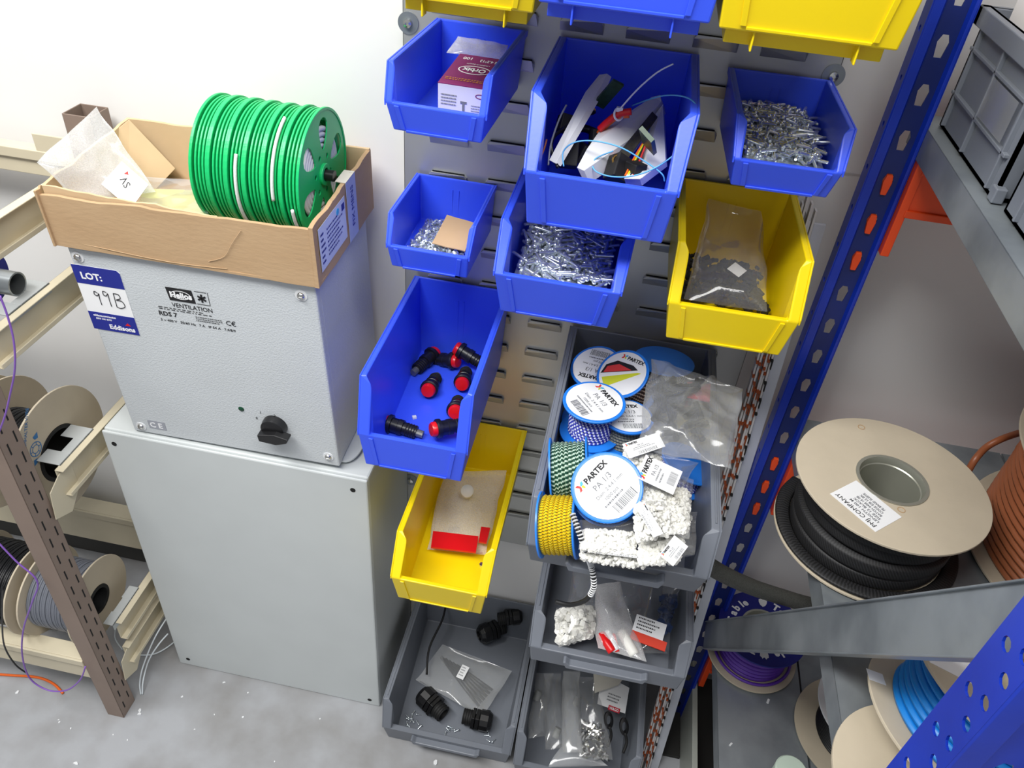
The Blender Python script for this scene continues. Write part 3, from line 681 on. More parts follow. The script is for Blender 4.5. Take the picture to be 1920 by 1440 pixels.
bk = MB().box((-.0025, -.0022, 0), (.0025, .0022, .003), Matrix.Translation(at(777, 784, z=.6765)) @ Matrix.Rotation(.5, 4, 'Z'))
tag(bk.build('plastic_chip', WPLA), 'small pale chip lying on the floor of the long blue bin', 'debris')

# ------------------------------------------------------------------ label spools and bags in the large tray
def spool(label, p, n, R, Lh, coil, rim_m=SBLUE, rc=.8, top='label', seed=1, up=(0, 1, 0), flip=False):
    M = axis(p, n, up); root = thing('label_spool', label, 'spool', p)
    root.matrix_basis = M
    root.rotation_euler = M.to_euler(); root.location = M.translation
    MB().lathe([(0, 0), (R, 0), (R, .0016), (R - .001, .0022), (R - .003, .0018), (0, .0018)], 40, M, cap=False).build('flange', rim_m, root, smooth=True)
    MB().lathe([(0, -Lh), (R, -Lh), (R, -Lh + .0018), (0, -Lh + .0018)], 40, M, cap=False).build('flange', rim_m, root, smooth=True)
    MB().lathe([(0, -Lh + .001), (R * .35, -Lh + .001), (R * .35, 0), (0, 0)], 20, M, cap=False).build('hub', rim_m, root)
    cmb = MB(); rr = (Lh - .003) / 9 / 2 * .98
    k_ = int(round((Lh - .003) / (2 * .0022))); rr = (Lh - .003) / k_ / 2
    for i in range(k_): cmb.torus(R * rc - rr, rr, -Lh + .0024 + rr + i * 2 * rr, 40, 7, Matrix.Identity(4))
    cmb.lathe([(R * rc - rr, -Lh + .002), (R * rc - rr, -.001)], 40, cap=False)
    cmb.build('coil', coil, root, loc=(0, 0, 0), smooth='all')
    if top:
        lb = MB().lathe([(0, .0021), (R * .9, .0021), (R * .9, .0024), (0, .0024)], 40, M, cap=False).build('label', WHITE, root)
        N = M @ Matrix.Translation((0, 0, .0026))
        if flip: N = N @ Matrix.Rotation(flip, 4, 'Z')
        rnd = random.Random(seed)
        if top == 'label':
            logo(lb, N @ Matrix.Translation((-R * .62, R * .42, 0)), R * .2)
            lettering(lb, 'PA 1/3', N @ Matrix.Translation((-R * .3, R * .12, 0)), R * .24, GINK)
            lettering(lb, 'Diam. 2.4-4.1 mm', N @ Matrix.Translation((-R * .45, -R * .08, 0)), R * .14, GINK)
            lettering(lb, '1000 pcs', N @ Matrix.Translation((-R * .3, -R * .26, 0)), R * .14, GINK)
            mb = MB(); barcode(mb, N, -R * .3, -R * .72, R * .75, R * .26, rnd); scribble(mb, N, -R * .45, -R * .44, R * .9, R * .12, 1, rnd); mb.build('print', GINK, lb)
        else:
            logo(lb, N @ Matrix.Translation((-R * .38, R * .56, 0)), R * .17)
            q = R * .88
            MB().prism([(-q * .9, -q * .35), (q * .55, q * .38), (q * .25, q * .5), (-q * .5, q * .45), (-q * .88, q * .1)], 0, .0002, N).build('black_band', INK, lb)
            MB().prism([(-q * .8, -q * .28), (q * .30, q * .28), (-q * .35, q * .33), (-q * .78, q * .05)], .0001, .0004, N).build('red_print', PRED, lb)
            MB().prism([(-q * .75, -q * .5), (-q * .4, -q * .85), (q * .75, q * .3), (q * .6, q * .28)], 0, .0003, N).build('yellow_print', PYEL, lb)
    return root
BR1 = braid('striped_blue', (40, 50, 170), (206, 212, 240), 34, .34, rings=.0036)
BR2 = braid('striped_copper', (58, 28, 22), (206, 180, 160), 34, .3, rings=.0036)
BR3 = braid('striped_green', (20, 70, 52), (190, 214, 196), 40, .36, rings=.0036)
BR4 = braid('striped_black', (18, 18, 20), (214, 214, 214), 60, .38, rings=.003)
BR5 = braid('striped_yellow', (232, 198, 10), (60, 56, 10), 60, .16, rings=.003)
BR6 = braid('striped_grey', (96, 100, 98), (132, 136, 130), 40, .3, rings=.003)
BR7 = braid('striped_red', (190, 30, 24), (232, 224, 220), 50, .2, rings=.003)
spool('label spool with an upside down white label at the back left of the large tray', at(1118, 689, z=.757), (-.25, -.30, .92), .0325, .03, BR2, seed=2, flip=2.8)
spool('label spool topped by a red, black and yellow printed disc, brown striped coil', at(1168, 702, z=.775), (-.38, -.42, .82), .0325, .046, BR2, top='print', seed=3, flip=-.6)
spool('label spool with a blue and white striped coil and white label, nearest the left wall', at(1114, 755, z=.772), (-.03, -.02, 1), .0362, .046, BR1, seed=4, flip=-.9, rc=.74)
spool('label spool lying flat under the blue and white striped one', at(1108, 792, z=.722), (0.04, -.0, 1), .0362, .030, BR1, top=None, seed=4)
spool('label spool at the back right of the large tray, mostly behind the big clear bag', at(1245, 678, z=.766), (.0, .15, .98), .038, .034, BR4, top=None)
spool('label spool with a grey coil squeezed in the middle of the large tray', at(1176, 782, z=.752), (.02, -.0, 1), .031, .05, BR6, seed=6, flip=.3)
spool('label spool lying on its side with a green and white striped coil', at(1100, 882, z=.760), (.97, .12, .18), .036, .038, BR3, top=None, rc=.88)
spool('small red label spool low behind the front white one', at(1130, 838, z=.722), (.3, -.2, .92), .030, .025, BR7, top=None, seed=8)
spool('label spool facing the camera with a big white label and black striped coil', at(1138, 914, z=.790), (-.06, -.55, .82), .0355, .024, BR4, seed=9, flip=.95, rc=.93)
spool('label spool on its side with a yellow coil, front left of the large tray', at(1080, 985, z=.742), (.96, .02, .22), .034, .036, BR5, top=None, rc=.9)
spool('blue spool edge buried at the right wall of the large tray', at(1290, 870, z=.725), (.3, .1, .95), .034, .024, BR1, top=None)
wire('striped_sleeve_tail', 'black and white striped marker strip hanging over the lip of the large tray', [at(1074, 965, z=.778), at(1086, 998, z=.77), at(1098, 1032, z=.752), at(1108, 1060, y=-.378), at(1113, 1085, y=-.382), at(1112, 1105, y=-.384), at(1098, 1125, y=-.382), at(1070, 1134, y=-.376), at(1042, 1128, y=-.370)], .0026, mat('black_marker_sleeve', (26, 27, 28), .5), 'marker strip', k=10)
tail = bpy.data.objects['striped_sleeve_tail']; bd = MB(); mw = wmat(tail); vv = [mw @ v.co for v in tail.data.vertices]; nr = len(vv) // 10
cen = [sum((vv[i * 10 + j] for j in range(10)), Vector()) / 10 for i in range(nr)]; acc = 0; step = .0034
for i in range(nr - 1):
    L_ = (cen[i + 1] - cen[i]).length; d_ = (cen[i + 1] - cen[i]).normalized()
    while acc < L_ and i < nr * .66:
        bd.torus(.0024, .0009, 0, 12, 5, axis(cen[i] + d_ * acc, d_)); acc += step
    acc -= L_
bd.build('white_collars', WPLA, tail, smooth='all')
zt = .80
bigbag = bag('clear_polybag', 'big crumpled clear bag of dark rods draped over the right of the large tray', [at(1196, 838, z=.785), at(1372, 878, z=.80), at(1392, 728, z=.80), at(1222, 672, z=.80)], .016, 31, POLY, amp=.013, nu=40)
rnd = random.Random(4)
for i in range(26):
    u, v = rnd.uniform(1228, 1318), rnd.uniform(708, 815)
    M = Matrix.Translation(at(u, v, z=.793)) @ Euler((pi / 2, rnd.uniform(-.3, .3), rnd.uniform(-1.2, .5))).to_matrix().to_4x4()
    MB().lathe([(0, -.012), (.0035, -.012), (.0035, .012), (0, .012)], 10, M, cap=False).build('black_rod', BLACK, bigbag, smooth=True)
MB().quad(at(1285, 745, z=.785), at(1330, 755, z=.785), at(1332, 722, z=.785), at(1288, 718, z=.785), .002).build('red_card', mat('crimson_card', (176, 24, 52), .6), bigbag)
BL = 'bag of white markers with a printed label'
def mbag(label, px, z, n, seed, lab=None, bulge=.009, size=.0017, labsz=(.034, .026), labn=(0, -.5, .85), cont=None):
    zz = z if isinstance(z, (list, tuple)) else (z,) * 4
    q = [at(u, v, z=k_) for (u, v), k_ in zip(px, zz)]
    b = bag('marker_bag', label, q, bulge, seed, POLYC, amp=.0035, nu=20)
    qc = q if cont is None else [at(u, v, z=k_) for (u, v), k_ in zip(cont, zz)]
    chunks(b, qc, int(n * 2.6), size, seed, CRUMB, 'white_markers', depth=bulge * .9, shape='cyl', stretch=1.2)
    if lab:
        (u0, v0), (u1, v1), zl = lab
        a = at(u0, v0, z=zl); c = at(u1, v1, z=zl)
        partex_label(b, frame(a, c - a, labn), labsz[0], labsz[1], seed)
    return b
mbag('bag of white markers with its label turned right, topmost behind the others', [(1168, 905), (1270, 925), (1312, 868), (1180, 832)], .775, 260, 41, ((1180, 860), (1245, 838), .790), labsz=(.046, .017), cont=[(1165, 895), (1235, 915), (1240, 860), (1172, 835)])
mbag('bag of white markers with a square label, in the centre of the pile', [(1188, 990), (1290, 1010), (1300, 900), (1215, 870)], .782, 420, 42, ((1262, 928), (1280, 884), .797), labsz=(.036, .040), labn=(0, -.45, .9), cont=[(1190, 985), (1290, 1000), (1292, 920), (1205, 905)])
mbag('bag of white markers leaning on the right wall of the large tray', [(1205, 1060), (1300, 1040), (1308, 960), (1215, 960)], .765, 420, 43, ((1262, 1062), (1300, 1012), .782), labsz=(.03, .016), cont=[(1198, 1058), (1270, 1055), (1296, 970), (1200, 950)])
mbag('bag of white markers with a narrow slanted label at its left edge', [(1195, 1015), (1262, 1000), (1250, 940), (1190, 945)], .788, 160, 44, ((1190, 948), (1222, 1003), .800), labsz=(.040, .010))
mbag('flat bag of white markers across the front of the large tray', [(1082, 1030), (1195, 1040), (1195, 978), (1090, 975)], .762, 330, 45, None, cont=[(1090, 1030), (1190, 1038), (1190, 1000), (1092, 995)])
mbag('bag of white markers lowest at the front lip of the large tray', [(1090, 1048), (1212, 1065), (1208, 1040), (1090, 1025)], .748, 120, 46, ((1108, 1036), (1190, 1046), .760), labsz=(.058, .006))

# ------------------------------------------------------------------ bags in the second tray
z2 = .470
kb = mbag('knotted clear bag bulging with white plugs in the second grey tray', [(1046, 1215), (1115, 1190), (1118, 1130), (1042, 1140)], .478, 0, 51, None, bulge=.024)
chunks(kb, [at(1048, 1208, z=.475), at(1112, 1190, z=.475), at(1112, 1140, z=.480), at(1044, 1145, z=.480)], 330, .0040, 5, CRUMB, 'white_plugs', depth=.022, shape='cyl', stretch=.6)
bag('open_polybag', 'empty puffed neck of the knotted bag of white plugs', [at(1060, 1140, z=.49), at(1112, 1130, z=.49), at(1118, 1078, z=.49), at(1075, 1072, z=.49)], .012, 52, POLYC, amp=.006, nu=18)
b5 = bag('clear_polybag', 'twisted clear bag with white and red tubes in the middle of the second tray', [at(1120, 1215, z=.476), at(1210, 1240, z=.476), at(1160, 1090, z=.486), at(1112, 1095, z=.486)], .010, 53, POLYH, amp=.006, nu=22)
for i, (u0, v0, u1, v1, mm, r_) in enumerate(((1128, 1190, 1148, 1222, RED, .006), (1138, 1185, 1156, 1220, WPLA, .005), (1165, 1185, 1190, 1228, CRUMB, .007), (1150, 1190, 1158, 1222, RED, .003))):
    MB().tube([at(u0, v0, z=.478), at((u0 + u1) / 2, (v0 + v1) / 2, z=.480), at(u1, v1, z=.477)], r_, 8).build('tube_piece', mm, b5, smooth='all')
b6 = bag('clear_polybag', 'clear bag with a red and white header card at the right of the second tray', [at(1195, 1225, z=.470), at(1252, 1225, z=.470), at(1222, 1160, z=.476), at(1160, 1160, z=.476)], .007, 54, POLYC, amp=.004, nu=18)
Mx = frame(at(1180, 1198, z=.478), at(1245, 1222, z=.478) - at(1180, 1198, z=.478), (0, -.3, 1))
MB().box((0, 0, 0), (.046, .012, .002), Mx).build('red_card', mat('orange_red_card', (226, 62, 34), .6), b6)
wc = MB().box((0, .012, .0), (.040, .034, .002), Mx).build('white_card', WHITE, b6)
mb = MB(); scribble(mb, Mx, .004, .014, .03, .018, 4, random.Random(3), .0022); mb.build('print', INK, wc)
b7 = bag('clear_polybag', 'clear bag of dark blue parts standing at the back right of the second tray', [at(1230, 1190, z=.468), at(1255, 1180, z=.468), at(1275, 1100, z=.478), at(1245, 1095, z=.478)], .008, 55, POLYC, amp=.004, nu=16)
chunks(b7, [at(1232, 1188, z=.468), at(1252, 1180, z=.468), at(1266, 1120, z=.474), at(1244, 1120, z=.474)], 40, .004, 8, mat('slate_blue_part', (52, 70, 110), .5), depth=.006)
bag('clear_polybag', 'loosely folded clear bag behind the twisted one in the second tray', [at(1150, 1160, z=.476), at(1215, 1170, z=.476), at(1225, 1085, z=.484), at(1155, 1085, z=.484)], .012, 56, POLYC, amp=.008, nu=20)

# ------------------------------------------------------------------ bags in the lowest right tray
zc = .08
for i, (lab, q) in enumerate((('long narrow clear bag against the left wall of the lowest tray', [(990, 1385), (1022, 1380), (1038, 1262), (1004, 1262)]),
                              ('long clear bag with a dark bung, second from the left in the lowest tray', [(1022, 1405), (1062, 1402), (1052, 1262), (1020, 1262)]),
                              ('long clear bag folded upright in the middle of the lowest tray', [(1055, 1410), (1092, 1412), (1085, 1258), (1055, 1258)]))):
    b_ = bag('clear_polybag', lab, [at(u, v, z=zc + .01 * i) for u, v in q], .010, 60 + i, POLY if i == 2 else POLYC, amp=.007, nu=22)
    MB().lathe([(0, -.008), (.006, -.008), (.006, .008), (0, .008)], 14, axis(at(q[0][0] + 18 + 4 * i, (q[0][1] + q[2][1]) / 2 - 20 + 60 * (i == 1), z=zc), (.2, .6, .6)), cap=False).build('grey_bung', mat('grey_part', (110, 112, 110), .5), b_, smooth=True)
bm_ = bag('clear_polybag', 'clear bag of bright metal ferrules at the front of the lowest tray', [at(1085, 1418, z=.085), at(1150, 1425, z=.085), at(1118, 1270, z=.105), at(1082, 1268, z=.105)], .010, 65, POLYC, amp=.006, nu=22)
chunks(bm_, [at(1088, 1415, z=.08), at(1140, 1425, z=.08), at(1128, 1362, z=.088), at(1088, 1352, z=.088)], 70, .0034, 8, CHROME, 'metal_ferrules', depth=.006, shape='cyl', stretch=1.3)
wcd = thing('paper_card', 'white card with a red printed corner box in the lowest tray', 'card', at(1150, 1300, z=.10))
q = [at(1120, 1320, z=.10), at(1172, 1338, z=.10), at(1180, 1290, z=.11), at(1128, 1262, z=.11)]
MB().quad(*q, th=.0006).build('card', WHITE, wcd)
Mx = frame(at(1140, 1328, z=.1012), at(1164, 1337, z=.1012) - at(1140, 1328, z=.1012), (q[1] - q[0]).cross(q[3] - q[0]))
rb = MB().box((0, -.002, 0), (.020, .006, .0004), Mx).build('red_box', mat('crimson_print', (196, 30, 54), .6), wcd)
lettering(rb, 'WAGO', Mx @ Matrix.Translation((.002, -.0004, .0006)), .0065, WHITE, width=.016, bold=.03)
mb = MB(); scribble(mb, Mx, -.006, .010, .03, .016, 3, random.Random(8), .0006); mb.build('print', GINK, wcd)
tag(MB().quad(at(1115, 1300, z=.112), at(1160, 1285, z=.112), at(1176, 1262, z=.115), at(1112, 1255, z=.115), .004).build('paper_wad', mat('cream_paper', (222, 218, 206), .8), smooth=False), 'folded cream paper above the red cornered card in the lowest tray', 'paper')
for lab, u, v in (('black oval grommet, the left one of the pair in the lowest tray', 1141, 1350), ('black oval grommet, the right one of the pair in the lowest tray', 1170, 1362)):
    root = thing('grommet', lab, 'grommet', at(u, v, z=.095))
    MB().lathe([(.0055, -.004), (.0095, -.003), (.0102, 0), (.0095, .003), (.0055, .004), (.0055, -.004)], 26, axis(at(u, v, z=.095), (.2, -.6, .7)) @ Matrix.Diagonal((.8, 1.45, 1, 1)), cap=False).build('ring', BLACK, root, smooth=True)
    MB().tube([at(u + 2, v + 12, z=.093), at(u + 5, v + 30, z=.08), at(u - 2, v + 50, z=.07)], .0025, 8).build('stem', BLACKM, root, smooth='all')
bag('clear_polybag', 'flat clear bag over the front lip of the lowest right tray', [at(1030, 1438, z=.066), at(1140, 1436, z=.066), at(1100, 1405, z=.078), at(1050, 1400, z=.078)], .005, 66, POLY, amp=.004, nu=16)

# ------------------------------------------------------------------ cable glands
def gland(label, p, d, sc=1.0):
    root = thing('cable_gland', label, 'cable gland', p); M = axis(p, d)
    hexp = lambda r: circ(r, 6)
    MB().lathe([(.0085 * sc, -.018 * sc), (.0115 * sc, -.018 * sc), (.0115 * sc, -.004 * sc), (.0085 * sc, -.004 * sc), (.0085 * sc, -.018 * sc)], 28, M, cap=False).build('threaded_stub', BLACKM, root, smooth=True)
    MB().plate(hexp(.0172 * sc), [circ(.0105 * sc, 20)], -.004 * sc, .001 * sc, M).build('hex_collar', BLACK, root, bev=.0006)
    MB().plate(hexp(.0165 * sc), [circ(.0105 * sc, 20)], .0022 * sc, .008 * sc, M).build('hex_collar', BLACK, root, bev=.0006)
    m = MB()
    m.prism(circ(.0160 * sc, 12), .0088 * sc, .022 * sc, M); m.lathe([(.0150 * sc, .022 * sc), (.0115 * sc, .027 * sc), (.008 * sc, .0275 * sc), (.008 * sc, .02 * sc)], 12, M, cap=False)
    m.build('dome_nut', BLACK, root, bev=.0008)
    t = MB()
    for k_ in range(4): t.torus(.0116 * sc, .0007 * sc, (-.0165 + .0035 * k_) * sc, 24, 5, M)
    t.build('thread', BLACKM, root)
    return root
def gl(lab, u0, v0, u1, v1, z, sc, up=0.0):
    a = at(u0, v0, z=z); b_ = at(u1, v1, z=z); d = (b_ - a).normalized(); d.z = up; gland(lab, (a + b_) / 2, d, sc)
gl('black cable gland facing down right at the front left of the floor tray', 838, 1345, 792, 1302, .024, 1.25, .05)
gl('black cable gland with a bright edge at the front centre of the floor tray', 868, 1342, 912, 1352, .024, 1.15, .0)
gl('black cable gland beside a red bit, in the middle of the floor tray', 948, 1172, 905, 1190, .030, 1.2, .05)
gl('black cable gland at the back right of the floor tray', 935, 1160, 968, 1156, .078, 1.0, .05)
tag(MB().tube([at(960, 1168, z=.050), at(967, 1163, z=.052), at(976, 1160, z=.050)], .0035, 8).build('red_plug', RED, smooth='all'), 'small red plug end beside a black gland in the floor tray', 'plug')
rb = bag('clear_polybag', 'clear bag of long black rods with a small white sticker in the floor tray', [at(780, 1275, z=.034), at(905, 1345, z=.034), at(960, 1258, z=.034), at(830, 1208, z=.036)], .008, 71, POLY, amp=.004, nu=24)
for i in range(6):
    a = at(828 + i * 7, 1232 - i * 2 + i * 6, z=.028); b_ = at(898 + i * 5, 1325 - i * 6, z=.028)
    MB().tube([a, b_], .0034, 8, smooth=1).build('black_rod', mat('charcoal_rod', (44, 46, 52), .45), rb, smooth='all')
Mx = frame(at(855, 1269, z=.046), at(870, 1276, z=.046) - at(855, 1269, z=.046), (0, -.1, 1))
lb = paper(rb, Mx, .014, .026, name='sticker'); mb = MB(); scribble(mb, Mx, .002, .003, .010, .02, 4, random.Random(1)); mb.build('print', GINK, lb)
rnd = random.Random(12); base = None
for i in range(22):
    if i < 12: p = at(rnd.uniform(762, 790), rnd.uniform(1338, 1362), z=.006)
    elif i < 18: p = at(rnd.uniform(835, 860), rnd.uniform(1350, 1378), z=.006)
    else: p = at(rnd.uniform(915, 932), rnd.uniform(1368, 1392), z=.006)
    if base is None: o = base = screw_mb(.008, .002, .0022).build('loose_screw', SCREW, loc=p, smooth=True)
    else: o = base.copy(); COL.objects.link(o); o.location = p
    o.rotation_euler = (rnd.uniform(1.2, 1.9), 0, rnd.random() * 6)
    tag(o, 'tiny bright screw loose on the floor of the floor tray', 'screw', 'loose screws in the floor tray')
wire('cable_strap', 'black strap curling over the back of the floor tray', [at(800, 1265, z=.05), at(805, 1215, z=.07), at(830, 1160, z=.08), at(838, 1120, z=.06)], .002, BLACKM, 'strap')

# ------------------------------------------------------------------ cabinets
lc = thing('steel_cabinet', 'plain light grey steel cabinet standing on the floor against the wall', 'cabinet', (-.1895, -.105, 0))
MB().box((-.3795, -.1985, 0), (.0003, -.006, .5788)).build('cabinet_body', CAB, lc, bev=.003)
MB().box((-.3795, -.2034, .0008), (.0003, -.199, .5775)).build('front_cover', CAB, lc, bev=.0022)
for x, z in ((-.3655, .556), (-.0205, .556), (-.3600, .0206), (-.0178, .0174)):
    MB().lathe([(0, 0), (.0038, 0), (.0038, .0004), (0, .0004)], 16, axis((x, -.2034, z), (0, -1, 0)), cap=False).build('fixing_hole', DARK, lc)
uc = thing('control_box', 'textured grey ventilation control box with a black rotary knob', 'control box', (-.187, -.195, .5835), (.040, -.0189, 0))
Uw = wmat(uc); HW = .1470; HH = .2915
MB().box((-HW + .001, .012, .0), (HW - .001, .172, HH), Uw).build('box_body', CABT, uc, bev=.002)
MB().box((-HW, 0, .0005), (HW, .0125, HH), Uw).build('front_door', CABT, uc, bev=.0022)
for sg in (-1, 1):
    MB().prism([(sg * (HW - .02), .012)] + [(sg * (HW + .001 + .016 * sin(t_ * pi / 16)), .012 + .030 * (1 - cos(t_ * pi / 16))) for t_ in range(9)] + [(sg * (HW + .017), .10), (sg * (HW - .02), .10)], -.0035, -.0005, Uw).build('mounting_foot', CAB, uc, bev=.0006)
for x, z in ((-HW + .010, HH - .012), (HW - .018, HH - .018), (-HW + .013, .012), (HW - .014, .017)):
    Mx = Uw @ frame((x, 0, z), (1, 0, 0), (0, -1, 0))
    wz = MB().ring(.0030, .0072, 0, .0009, 24, Mx).build('washer', WPLA, uc)
    MB().lathe([(0, .0044), (.0022, .0042), (.0042, .0026), (.0046, .0008)], 20, Mx, cap=False).box((-.0028, -.0005, .0042), (.0028, .0005, .0047), Mx).build('cover_screw', CHROME, wz, smooth=True)
def on_door(x, z): return Uw @ frame((x, -.0002, z), (1, 0, 0), (0, -1, 0))
D0 = on_door(0, 0)
# knob
kb_ = MB(); Mk = on_door(.072, .0570)
kb_.lathe([(0, 0), (.0165, 0), (.0165, .004), (.0155, .011), (.0135, .0125), (0, .0125)], 32, Mk @ Matrix.Translation((-.006, .003, 0)), cap=False)
kn = kb_.build('rotary_knob', BLACK, uc, smooth=True)
MB().prism([(-.017, -.012), (.006, -.014), (.021, -.008), (.024, -.001), (.006, .0035), (-.018, -.001)], .008, .021, Mk @ Matrix.Translation((-.005, .001, 0))).build('knob_grip', BLACK, kn, bev=.0015)
MB().lathe([(0, .0015), (.0028, .0012), (.0040, .0002)], 16, on_door(.0225, .0785), cap=False).build('indicator_light', mat('dark_green_lens', (14, 66, 44), .3), uc, smooth=True)
for t_, x, z in (('1', .047, .076), ('2', .066, .0745), ('0', .040, .0645)): lettering(uc, t_, on_door(x, z), .006, INK)
# maker's plate
Mp = on_door(-.0350, .2385)
MB().plate([(0, 0), (.032, 0), (.030, .018), (-.002, .018)], [circ(.0062, 28, .0150, .009, rx=.0125)], 0, .0003, Mp).build('logo_plate', INK, uc)
MB().plate(circ(.0060, 28, .0150, .009, rx=.0122), [circ(.0052, 28, .0150, .009, rx=.0113)], 0, .0003, Mp).build('logo_ring', WHITE, uc)
MB().prism(circ(.0052, 28, .0150, .009, rx=.0113), 0, .00025, Mp).build('logo_centre', INK, uc)
lettering(uc, 'Helios', Mp @ Matrix.Translation((.0015, .0050, .0004)), .0105, WHITE, width=.027, bold=.04)
st_ = MB()
for i in range(3): st_.box((-.0055, -.0011, 0), (.0055, .0011, .0004), Mp @ Matrix.Translation((.041, .009, 0)) @ Matrix.Rotation(i * pi / 3 + .5, 4, 'Z'))
st_.build('star_mark', INK, uc)
fb = MB()
for a_, b_ in (((.0335, 0), (.0495, .0006)), ((.0335, .0174), (.0480, .018)), ((.0492, 0), (.0498, .018))): fb.box((a_[0], a_[1], 0), (b_[0], b_[1], .0002), Mp)
fb.build('star_frame', INK, uc)
lettering(uc, 'VENTILATION', Mp @ Matrix.Translation((.0005, -.0095, .0001)), .0085, INK, width=.050)
lettering(uc, 'RDS 7', Mp @ Matrix.Translation((-.020, -.0245, .0001)), .0085, INK, width=.023, bold=.02)
lettering(uc, '3 ~ 400 V   50/60 Hz   7 A   IP 54 A   7,4/8/9', Mp @ Matrix.Translation((-.020, -.033, .0001)), .0048, INK, width=.094)
lettering(uc, 'C\u20ac', Mp @ Matrix.Translation((.064, -.0245, .0001)), .0095, INK)
pr_ = MB(); scribble(pr_, Mp, -.018, -.0165, .085, .005, 2, random.Random(1)); scribble(pr_, Mp, .027, -.0265, .032, .008, 3, random.Random(2)); pr_.build('small_print', INK, uc)
Mc2 = on_door(-.1215, .0120); ce = MB().box((0, 0, 0), (.0250, .0150, .0002), Mc2).build('ce_sticker', mat('grey_sticker', (160, 163, 172), .5), uc)
lettering(ce, 'C E', Mc2 @ Matrix.Translation((.002, .003, .0003)), .0125, WHITE, bold=.02)
# lot sticker
Ms = on_door(-.1500, .1760)
ls = MB().prism([(.001, 0), (.0590, 0), (.060, .001), (.060, .0890), (.0565, .0925), (.0005, .0925), (0, .092), (0, .001)], 0, .0003, Ms).build('lot_sticker', WHITE, uc)
MB().prism([(.0, .067), (.060, .067), (.060, .0890), (.0565, .0925), (0, .0925)], .0003, .0005, Ms).build('sticker_band', NAVY, ls)
MB().box((0, 0, .0003), (.060, .0265, .0005), Ms).build('sticker_band', NAVY, ls)
lettering(ls, 'LOT:', Ms @ Matrix.Translation((.008, .0745, .0006)), .0125, WHITE, bold=.03)
lettering(ls, 'eddisons.com/auction', Ms @ Matrix.Translation((.006, .0205, .0006)), .0040, WHITE, width=.029, bold=.02)
lettering(ls, '0800 330 8090', Ms @ Matrix.Translation((.008, .0160, .0006)), .0034, WHITE)
lettering(ls, 'Eddisons', Ms @ Matrix.Translation((.0225, .0040, .0006)), .0092, WHITE, width=.033, bold=.03)
MB().prism([(.045, .0125), (.0485, .0165), (.0520, .0125)], .0005, .0007, Ms).build('red_roof_mark', RED, ls)
hw = MB()
for P in ([(.022, .056), (.0185, .058), (.0175, .0535), (.021, .0520), (.0235, .0555), (.0225, .048), (.0225, .039)],
          [(.034, .059), (.0300, .0600), (.0295, .0545), (.033, .0540), (.0355, .0575), (.0350, .048), (.0350, .0390)],
          [(.0430, .0590), (.0425, .0500), (.0420, .0395)], [(.0430, .0590), (.0490, .0585), (.0500, .0530), (.0440, .0500), (.0510, .0490), (.0530, .0420), (.0470, .0385), (.0420, .0395)]):
    hw.tube([(x, y, .0007) for x, y in P], .00045, 5, Ms, smooth=5)
hw.build('handwriting', INK, ls)

# ------------------------------------------------------------------ cardboard box on the control box
cbx = thing('cardboard_box', 'open brown cardboard box resting on top of the grey control box', 'cardboard box', (-.1925, -.2130, .8765), (.040, -.006, 0))
Cw = wmat(cbx); L_, Dp, Hc = .1545, .186, .073
def card_wall(name, A, Bp, h0, h1, th, seed, m=CARD, rough=.0016, lean=(0, 0)):
    """corrugated wall from A to Bp (local xy), top height varying, thickness inward"""
    A = Vector((A[0], A[1], 0)); Bp = Vector((Bp[0], Bp[1], 0)); d = (Bp - A); nn = Vector((-d.y, d.x, 0)).normalized(); N = 26; vs = []
    for i in range(N + 1):
        t = i / N; p = A + d * t; hh = h0 + (h1 - h0) * t + rough * noise.noise(Vector((t * 7, seed, 0))) * 2 + rough * .5 * noise.noise(Vector((t * 30, seed, 3)))
        w_ = .0012 * noise.noise(Vector((t * 5, seed, 9)))
        lz = Vector((lean[0], lean[1], 0))
        vs += [p + nn * w_, p + nn * (th + w_), p + nn * (th + w_) + lz + Vector((0, 0, hh)), p + nn * w_ + lz + Vector((0, 0, hh))]
    fs = [(0, 1, 2, 3), tuple(4 * N + k_ for k_ in (3, 2, 1, 0))]
    for i in range(N):
        for k_ in range(4): a_ = 4 * i + k_; b_ = 4 * i + (k_ + 1) % 4; fs.append((a_, a_ + 4, b_ + 4, b_))
    return MB().add(vs, fs, Cw).build(name, m, cbx, bev=.0004)
MB().box((-L_, 0, 0), (L_, Dp, .003), Cw).build('box_base', CARD, cbx)
fw = card_wall('front_wall', (-L_, 0), (L_, 0), .062, .071, .004, 1)
card_wall('front_inner_flap', (-L_ + .004, .0055), (L_ * .3, .0055), .071, .066, .0025, 5, CARDE)
card_wall('back_wall', (L_, Dp), (-L_, Dp), .080, .074, .004, 2, CARDE)
rw = card_wall('right_wall', (L_ + .0005, -.001), (L_ + .0005, Dp), .074, .078, .005, 3)
card_wall('left_wall', (-L_, Dp), (-L_, 0), .074, .066, .004, 4, CARDE, lean=(-.004, 0))
card_wall('left_outer_flap', (-L_ - .006, .05), (-L_ - .001, -.003), .064, .068, .0025, 6, CARD)
cr_ = MB(); cr_.tube([(.03, -.0006, .012), (.05, -.0008, .022), (.062, -.0008, .040), (.075, -.0006, .058)], .0004, 5, Cw); cr_.tube([(-.12, -.0004, .008), (-.02, -.0008, .003), (.05, -.0004, .006)], .0004, 5, Cw); cr_.build('crease', mat('cardboard_crease', (192, 163, 127), .85, bump=.2), fw)
Mr = Cw @ frame((L_ + .0010, .004, .004), (0, 1, 0), (1, 0, 0))
lb = MB().box((.006, .010, 0), (.085, .062, .0003), Mr).build('address_label', mat('cool_white_label', (208, 218, 240), .6), rw)
